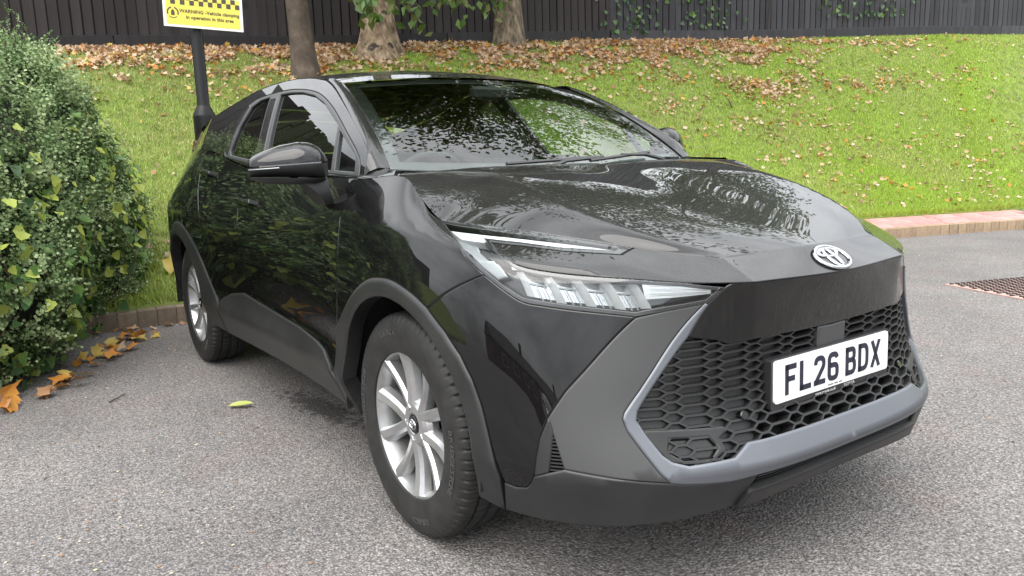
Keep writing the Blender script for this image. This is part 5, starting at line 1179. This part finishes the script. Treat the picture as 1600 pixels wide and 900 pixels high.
def bush_n(th, ph, e=.01):
    a = bush_pt(th+e, ph)-bush_pt(th-e, ph); b = bush_pt(th, np.minimum(ph+e, 1.57))-bush_pt(th, np.maximum(ph-e, 0)); n = np.cross(a, b); n = np.where((np.sum(n*(bush_pt(th, ph)-np.array((BC[0], BC[1], .7))), 1) < 0)[:, None], -n, n); return unit(n)
bush = tag(empty('evergreen_bush', (BC[0], BC[1], 0)), 'dense small leaved evergreen bush at the left edge beside the car', 'bush'); BO = np.array((BC[0], BC[1], 0))
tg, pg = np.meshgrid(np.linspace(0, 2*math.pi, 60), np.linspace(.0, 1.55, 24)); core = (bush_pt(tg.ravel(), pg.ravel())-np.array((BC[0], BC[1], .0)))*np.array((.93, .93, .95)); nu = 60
cof = me_obj('inner_core', core, [(i*nu+j, i*nu+j+1, (i+1)*nu+j+1, (i+1)*nu+j) for i in range(23) for j in range(nu-1)], 'bush_core', bush, smooth=True)  # closed dark core added behind the leaves
def sprig(nl=13, seed=0):
    r = np.random.default_rng(seed); V = []; F = []
    for i in range(nl):
        h = i/nl; a = i*2.4+r.uniform(-.3, .3); L = .17*(1-.35*h); w = .075*(1-.3*h); el = .35+.6*h
        d = np.array((math.cos(a)*math.cos(el), math.sin(a)*math.cos(el), math.sin(el))); s = np.cross(d, (0, 0, 1.)); s /= np.linalg.norm(s)+1e-9; b = np.array((.05*math.sin(a*3), .05*math.cos(a*2), h)); k = len(V)
        V += [tuple(b), tuple(b+d*L*.55+s*w), tuple(b+d*L), tuple(b+d*L*.55-s*w)]; F += [(k, k+1, k+2), (k, k+2, k+3)]
    return np.array(V)[:, [0, 2, 1]]*np.array((1, 1, 1)), F            # stem along y
Vs, Fs, Mi = [], [], []; off_ = 0; NSP = 16500
th = rng.uniform(0, 2*math.pi, NSP*2); keep = (np.sin(th) > -.35) | (rng.uniform(size=len(th)) < .35); th = th[keep][:NSP]; ph = np.arcsin(np.clip(rng.uniform(0, 1, len(th))**.9, 0, .995))
Pb = bush_pt(th, ph); Nb = bush_n(th, ph); clump = np.array([mnoise.noise(Vector(p*5.5)) for p in Pb]); clump2 = np.array([mnoise.noise(Vector(p*13+7.7)) for p in Pb])
Pb = Pb+Nb*(clump*.15+clump2*.06-.03+rng.normal(size=len(Pb))*.012)[:, None]
for s in range(4):
    idx = np.where(np.arange(len(Pb)) % 4 == s)[0]; tv, tf = sprig(13, s)
    fw = unit(Nb[idx]*.7+rng.normal(size=(len(idx), 3))*.42+np.array((0, 0, .45))); nr = unit(np.cross(fw, rnd_unit(len(idx))))
    V, F = scatter(tv, tf, Pb[idx]-BO, fw, nr, rng.uniform(.10, .19, len(idx))); Vs.append(V); Fs.append(F+off_); off_ += len(V)
    tone = clump[idx]*1.1+clump2[idx]*.7+rng.normal(size=len(idx))*.22; mi_ = np.where(tone > .42, 2, np.where(tone < -.18, 1, 0)); Mi.append(np.repeat(mi_, len(tf)))
o = fast_mesh('foliage', np.vstack(Vs), np.vstack(Fs), ['bush_grey_green', 'bush_deep', 'bush_pale'], bush, mat_idx=np.concatenate(Mi)); o['kind'] = 'stuff'
# a few shoots standing out of the top
mb = MB(); Vs, Fs = [], []; off_ = 0; tv, tf = sprig(13, 9)
for k in range(26):
    a = rng.uniform(.2, 2.9); h = rng.uniform(1.0, 1.5); p0 = bush_pt(a, h)[0]-BO; d = bush_n(np.array([a]), np.array([h]))[0]*.6+np.array((rng.normal()*.3, rng.normal()*.3, .6)); L = rng.uniform(.12, .30); d = d/np.linalg.norm(d)
    mb.tube([p0, p0+d*L], [.004, .002], 4); m_ = 7; pos = p0+d*np.linspace(.1, 1, m_)[:, None]*L
    V, F = scatter(tv, tf, pos, np.repeat(d[None], m_, 0)+rng.normal(size=(m_, 3))*.4, rnd_unit(m_), np.full(m_, .075)); Vs.append(V); Fs.append(F+off_); off_ += len(V)
st_ = mb.build('top_shoots', 'twig', bush); st_['kind'] = 'stuff'; o = fast_mesh('shoot_leaves', np.vstack(Vs), np.vstack(Fs), 'bush_grey_green', st_); o['kind'] = 'stuff'
# ---- ivy over the bush: every leaf its own piece
ivy = tag(empty('ivy_vine', (BC[0], BC[1], 0)), 'ivy with lime and dark green leaves climbing over the evergreen bush', 'ivy')
def ivy_leaf_mesh(nm, matn):
    V = [(0, .42, -.03), (0, 0, 0), (.26, -.06, .02), (.50, .12, .06), (.36, .40, .03), (.30, .62, .05), (0, 1.0, .10), (-.30, .62, .05), (-.36, .40, .03), (-.50, .12, .06), (-.26, -.06, .02)]
    me = bpy.data.meshes.new(nm); me.from_pydata(V, [], [(0, i, i+1) for i in range(1, 10)]+[(0, 10, 1)]); me.materials.append(MATS[matn]); me.shade_smooth(); return me
ivm = [ivy_leaf_mesh('ivy_leaf', q) for q in ('ivy_dark', 'ivy_mid', 'ivy_lime')]
mb = MB(); tips = []
runs = [(1.9, .04, 1.7, .55, 36), (1.7, .05, 1.5, .45, 36), (1.5, .05, 1.3, .5, 36), (1.3, .05, 1.1, .6, 30), (1.1, .1, .9, .75, 26), (2.05, .05, 1.95, .6, 32), (1.2, .3, 1.0, .9, 22), (1.55, .35, 1.35, .8, 18), (1.85, .5, 1.7, 1.0, 16), (.9, .05, .75, .5, 22), (1.05, .35, .95, .75, 18)]
for (a0, h0, a1, h1, nl) in runs:
    q = np.linspace(0, 1, 12); aa = a0+(a1-a0)*q+.05*np.sin(q*9+a0); hh = h0+(h1-h0)*q; P_ = bush_pt(aa, hh)+bush_n(aa, hh)*(.05+.02*np.sin(q*7))[:, None]; mb.tube([p-BO for p in P_], .004, 5)
    k = rng.uniform(0, 1, nl); a = np.interp(k, q, aa)+rng.normal(size=nl)*.10; h = np.clip(np.interp(k, q, hh)+rng.normal(size=nl)*.11, .03, 1.5); tips.append((a, h))
mb.build('stem', 'twig', ivy)
aa = np.concatenate([t_[0] for t_ in tips]); hh = np.concatenate([t_[1] for t_ in tips]); P_ = bush_pt(aa, hh); N_b = bush_n(aa, hh)
P_ = P_+N_b*np.array([max(-.02, mnoise.noise(Vector(p*5.5))*.15+mnoise.noise(Vector(p*13+7.7))*.06) for p in P_])[:, None]
for i in range(len(aa)):
    kind = rng.choice(3, p=(.28, .32, .40)); o = bpy.data.objects.new('leaf', ivm[kind]); COL.objects.link(o); o.parent = ivy
    n_ = Vector(N_b[i]+rng.normal(size=3)*.35+np.array((0, 0, .25))).normalized(); d = Vector(rng.normal(size=3)*.5+np.array((0, 0, -.9))); d = (d-n_*d.dot(n_)).normalized(); x = d.cross(n_)
    p = P_[i]-BO+N_b[i]*rng.uniform(.07, .15); s = rng.uniform(.045, .09)
    o.matrix_basis = Matrix(((x.x*s, d.x*s, n_.x*s, p[0]), (x.y*s, d.y*s, n_.y*s, p[1]), (x.z*s, d.z*s, n_.z*s, p[2]), (0, 0, 0, 1)))
k = 900; a = np.concatenate([rng.uniform(.85, 2.1, 650), rng.uniform(.8, 1.5, 250)]); h = np.concatenate([np.abs(rng.normal(size=650))*.26+.03, rng.uniform(.25, .85, 250)]); P_ = bush_pt(a, h); N_b = bush_n(a, h); cn = np.array([mnoise.noise(Vector(p*3.1+3.3)) for p in P_]); kp = cn > -.12; P_, N_b = P_[kp], N_b[kp]; k = len(P_)
P_ = P_+N_b*np.array([max(-.02, mnoise.noise(Vector(p*5.5))*.15+mnoise.noise(Vector(p*13+7.7))*.06)+.05 for p in P_])[:, None]+N_b*rng.uniform(0, .07, (k, 1))
V, F = scatter([(0, .42, -.03), (0, 0, 0), (.26, -.06, .02), (.50, .12, .06), (.36, .40, .03), (.30, .62, .05), (0, 1.0, .10), (-.30, .62, .05), (-.36, .40, .03), (-.50, .12, .06), (-.26, -.06, .02)], [(0, i, i+1) for i in range(1, 10)]+[(0, 10, 1)], P_-BO, unit(rng.normal(size=(k, 3))*.5+np.array((0, 0, -.9))), unit(N_b+rng.normal(size=(k, 3))*.4+np.array((0, 0, .25))), rng.uniform(.035, .075, k))
o = fast_mesh('small_leaves', V, F, ['ivy_dark', 'ivy_mid', 'ivy_lime'], ivy, smooth=True, mat_idx=np.repeat(rng.choice(3, k, p=(.45, .38, .17)), 10)); o['kind'] = 'stuff'
# ---- ivy patches on the fence
fl_ = fence_line(12.3, 20.5, .05)
for k, (ix, z0, hgt, nl, lab) in enumerate(((4, .0, .9, 70, 'dark ivy low on the charcoal fence beside the rightmost trunk'), (34, .1, .7, 60, 'second dark ivy patch from the trunks on the charcoal fence'), (62, .9, .7, 60, 'ivy clump hanging high on the charcoal fence above the leaf drift'), (98, .25, .9, 60, 'thin ivy on the charcoal fence in the middle of its length'), (120, .25, .45, 30, 'small ivy tuft on the charcoal fence farthest to the right'))):
    p, a = fl_[ix]; t = tag(empty('fence_ivy', (p[0], p[1], p[2])), lab, 'ivy', 'ivy on the fence'); tx = np.array((math.cos(a), math.sin(a), 0)); nx = np.array((math.sin(a), -math.cos(a), 0))
    pos = tx*rng.normal(size=(nl, 1))*.34+nx*rng.uniform(.03, .09, (nl, 1))+np.array((0, 0, 1))*(z0+.15+rng.uniform(0, 1, (nl, 1))**1.3*hgt)
    V, F = scatter(ivm_v := [(0, .42, -.03), (0, 0, 0), (.45, .05, .04), (.30, .55, .04), (0, 1, .1), (-.30, .55, .04), (-.45, .05, .04)], [(0, 1, 2), (0, 2, 3), (0, 3, 4), (0, 4, 5), (0, 5, 6), (0, 6, 1)], pos, unit(rng.normal(size=(nl, 3))*.5+np.array((0, 0, -1.))), unit(nx+rng.normal(size=(nl, 3))*.35), rng.uniform(.06, .10, nl))
    o = fast_mesh('leaves', V, F, ['ivy_dark', 'ivy_mid'], t, mat_idx=np.repeat((rng.uniform(size=nl) < .25).astype(int), 6)); o['kind'] = 'stuff'
    mb = MB(); mb.tube([nx*.035+np.array((0, 0, .1)), nx*.04+tx*.1+np.array((0, 0, z0+.3)), nx*.04-tx*.08+np.array((0, 0, z0+hgt))], [.008, .006, .004], 5); mb.build('stem', 'twig', t)
# ---- fallen leaves on the bank
def litter_density(w, t):
    d = .014+.02*np.exp(-((t-.18)/.15)**2)*(w > 3.5)
    left = 1.1*np.exp(-((t-.93)/.10)**2)*(1/(1+np.exp((w-3.4)*3)))+.30*np.exp(-((t-.84)/.16)**2)*(1/(1+np.exp((w-2.5)*4)))
    mid = 1.6*np.exp(-((t-.84)/.11)**2)*np.exp(-((w-4.4)/1.0)**2)+.9*np.exp(-((t-.93)/.06)**2)*np.exp(-((w-4.6)/.9)**2)
    band = .42*np.exp(-((t-(.62+.03*np.sin(w*7)))/.055)**2)*np.exp(-((w-5.6)/1.3)**2)+.35*np.exp(-((t-.90)/.05)**2)*np.exp(-((w-6.2)/.9)**2)+.10*np.exp(-((t-.45)/.12)**2)*np.exp(-((w-4.6)/.7)**2)
    return d+left+mid+band
n = 170000; w = rng.uniform(.3, 8.3, n); t = rng.uniform(0.02, .995, n); P_ = bank(w, t); cl = np.array([mnoise.noise(Vector(p*2.3)) for p in P_]); keep = rng.uniform(size=n) < litter_density(w, t)*np.clip(.55+cl*1.7, .05, 1.6)*.95
P_ = P_[keep]; n = len(P_); LV, LF = lobed(.22); types = rng.choice(5, n, p=(.46, .15, .14, .06, .19))
V, F = scatter(LV, LF, P_+np.array((0, 0, 1))*rng.uniform(.012, .055, (n, 1)), rnd_unit(n), unit(rng.normal(size=(n, 3))*.55+np.array((.25, -.1, 1.))), rng.uniform(.03, .08, n))
o = fast_mesh('fallen_leaves', V, F, ['leaf_tan', 'leaf_brown', 'leaf_orange', 'leaf_yellow', 'leaf_pale'], mat_idx=np.repeat(types, len(LF))); tag(o, 'drifts of tan and orange fallen leaves across the grass bank', 'leaves', kind='stuff')
# ---- grass
n = 560000; w = rng.uniform(.5, 8.0, n); t = rng.uniform(0, 1, n)**1.25; P_ = bank(w, t); bare = litter_density(w, t); pt = np.array([mnoise.noise(Vector(p*.9)) for p in P_[:]])
keep = rng.uniform(size=n) > np.clip(bare*.55, 0, .8); P_, t, w, pt = P_[keep], t[keep], w[keep], pt[keep]; n = len(P_)
ang = rng.uniform(0, 2*math.pi, n); hgt = rng.uniform(.030, .062, n)*(1-.25*t)*(1+.5*np.exp(-t/.02)); wd = rng.uniform(.0022, .0038, n)*(1+.4*t); sd = np.stack([np.cos(ang), np.sin(ang), 0*ang], 1)*wd[:, None]; ln = rng.normal(size=(n, 3))*np.array((.38, .38, 0)); ln[:, 2] = 1
ln = unit(ln)*hgt[:, None]; V = np.stack([P_-sd, P_+sd, P_+ln*.6+sd*.6, P_+ln], 1).reshape(-1, 3); k = np.arange(n)[:, None]*4; F = np.concatenate([k+np.array((0, 1, 2)), k+np.array((0, 2, 3))], 1).reshape(-1, 3)
right = 1/(1+np.exp(-(w-2.9)*2.5)); u = rng.uniform(size=n)+pt*.35; mi_ = np.where(u < .55*right+.05, 0, np.where(u < .52+.34*right, 1, np.where(u < .94, 2, 3)))  # left lawn gets more olive blades, the trees' shade put into the colour
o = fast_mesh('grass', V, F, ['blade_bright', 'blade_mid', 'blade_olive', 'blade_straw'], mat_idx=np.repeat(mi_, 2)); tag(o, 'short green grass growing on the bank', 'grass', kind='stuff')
# ---- single leaves one can pick out
def leaf_obj(name, label, loc, s, matn, group=None, shape=None, rz=0., tilt=(.1, .1)):
    V, F = shape or lobed(.2); o = me_obj(name, [(x*s, (y-.4)*s, z*s) for x, y, z in V], F, matn, smooth=True); o.location = loc; o.rotation_euler = (tilt[0], tilt[1], rz); return tag(o, label, 'leaf', group)
oval = ([(0, .5, -.02), (0, 0, 0), (.10, .15, .05), (.17, .4, .07), (.15, .68, .07), (.07, .88, .05), (0, 1.0, .02), (-.07, .88, .05), (-.15, .68, .07), (-.17, .4, .07), (-.10, .15, .05)], [(0, i, i+1) for i in range(1, 10)]+[(0, 10, 1)])
leaf_obj('fallen_leaf', 'single pale green oval leaf lying on the asphalt by the sill', (-1.61, -.935, .004), .125, 'leaf_lime', None, oval, -.6, (.08, .25))
leaf_obj('fallen_leaf', 'bright orange lobed leaf on the asphalt at the lower left edge', (-2.52, -1.83, .03), .16, 'leaf_orange', None, None, 1.2, (.3, -.25))
leaf_obj('fallen_leaf', 'yellow orange leaf on the grass just behind the rear wheel', (-4.45, -.62, .36), .16, 'leaf_yellow', None, None, .4, (.6, .9))
for k in range(46):                                    # leaves drifted against the foot of the bush and the kerb
    q = rng.uniform(0, 1); base = np.array((-2.30, -1.95))*(1-q)+np.array((-3.72, -1.12))*q+np.array((.45, .88))*rng.normal()*.055+np.array((.07, .12))
    lm = rng.choice(['leaf_tan', 'leaf_brown', 'leaf_orange', 'leaf_yellow', 'leaf_orange', 'leaf_brown']); leaf_obj('fallen_leaf', 'dry '+lm[5:]+' fallen leaf drifted against the foot of the bush', (base[0], base[1], rng.uniform(.0, .04)), rng.uniform(.055, .105), lm, 'leaves drifted at the foot of the bush', None, rng.uniform(0, 6), tuple(rng.normal(size=2)*.45))
for k in range(26):
    q = rng.uniform(0, 1); w_ = .55+q*.75; p, t_, n_ = kerb_frame([w_]); d = -rng.uniform(.01, .10)
    lm = rng.choice(['leaf_brown', 'leaf_tan', 'leaf_brown']); leaf_obj('fallen_leaf', 'small '+lm[5:]+' leaf lying along the kerb behind the car', (p[0][0]+n_[0][0]*d, p[0][1]+n_[0][1]*d, rng.uniform(-.002, .015)), rng.uniform(.04, .08), lm, 'brown leaves along the kerb', None, rng.uniform(0, 6), tuple(rng.normal(size=2)*.3))
def twig_obj(label, pts, r=.004):
    mb = MB(); c = np.array(pts[0]); mb.tube([np.array(p)-c for p in pts], list(np.linspace(r, r*.4, len(pts))), 5); o = mb.build('twig', 'twig'); o.location = pts[0]; tag(o, label, 'twig')
twig_obj('thin dark twig sticking up from the grass right of the roof', [(-6.0, 7.93, 1.74), (-6.02, 7.90, 1.83), (-6.06, 7.84, 1.92)], .012)
twig_obj('short dark twig on the asphalt near the bush', [(-2.10, -1.42, -.004), (-2.16, -1.36, .0), (-2.20, -1.33, -.004)], .004)
twig_obj('small curved twig in the middle of the empty asphalt', [(-.25, -1.65, -.004), (-.22, -1.62, -.001), (-.19, -1.61, -.004)], .003)
# ---- grit and leaf crumbs on the asphalt
n = 900; px_ = rng.uniform(-3.4, 2.2, n); py_ = np.where(rng.uniform(size=n) < .6, rng.uniform(-2.6, -.9, n), rng.uniform(.9, 6.5, n)); pos = np.stack([px_, py_, np.full(n, -.008)], 1); V, F = scatter([(-.5, -.4, .0), (.5, -.3, .05), (.35, .5, .12), (-.3, .4, .05), (0, 0, .35)], [(0, 1, 4), (1, 2, 4), (2, 3, 4), (3, 0, 4)], pos, np.stack([rng.normal(size=n), rng.normal(size=n), np.zeros(n)], 1), np.tile((0, 0, 1.), (n, 1)), rng.uniform(.004, .013, n))
o = fast_mesh('grit', V, F, ['leaf_pale', 'leaf_brown', 'twig'], mat_idx=np.repeat(rng.choice(3, n, p=(.35, .4, .25)), 4)); tag(o, 'tiny grit and leaf crumbs scattered over the asphalt', 'grit', kind='stuff')
# ---- what the paint mirrors: cars parked opposite and a low terrace behind the camera
mat('paint_white', (.72, .73, .74), .3, 0, 1., .02); mat('terrace_brick', (.10, .06, .045), .9); mat('terrace_roof', (.035, .035, .038), .8); mat('terrace_glass', (.03, .035, .04), .1); mat('terrace_frame', (.6, .6, .58), .5)
for k, (loc, rz, lab) in enumerate((((8.5, -16.5, 0), 1.75, 'white car parked opposite, nearer of the two'), ((11.4, -17.0, 0), 1.75, 'white car parked opposite, farther of the two'))):
    c = copy_tree(CAR); c.name = 'parked_car'; c.location = loc; c.rotation_euler = (0, 0, rz); tag(c, lab, 'car', 'white cars parked opposite')
    for ch in c.children:
        if ch.type == 'MESH' and ch.data.materials and ch.data.materials[0].name == 'car_paint':
            if k == 0 or not hasattr(ch, '_'): d = ch.data.copy(); d.materials[0] = MATS['paint_white']; ch.data = d
tr = tag(empty('terrace_house', (30, -42, 0), math.radians(-24+90*0)), 'long low brick terrace with a dark roof across the road', 'building')
mb = MB(); mb.box((0, 0, 1.3), (70, 6, 2.6)); mb.build('wall', 'terrace_brick', tr)
mb = MB(); mb.loft([[(x, -3.4, 2.6), (x, 3.4, 2.6), (x, 0, 4.4)] for x in (-35.3, 35.3)]); rf = mb.build('roof', 'terrace_roof', tr)
for x in (-24, -6, 20): mb = MB(); mb.box((x, 0, 4.7), (.7, .5, 1.3)); mb.build('chimney', 'terrace_brick', rf)
for x in np.linspace(-32, 32, 22):
    mb = MB(); mb.box((x, 3.01, 1.5), (1.4, .06, 1.2)); wn = mb.build('window', 'terrace_frame', tr); mb = MB(); mb.box((x, 3.05, 1.5), (1.2, .03, 1.0)); mb.build('pane', 'terrace_glass', wn)
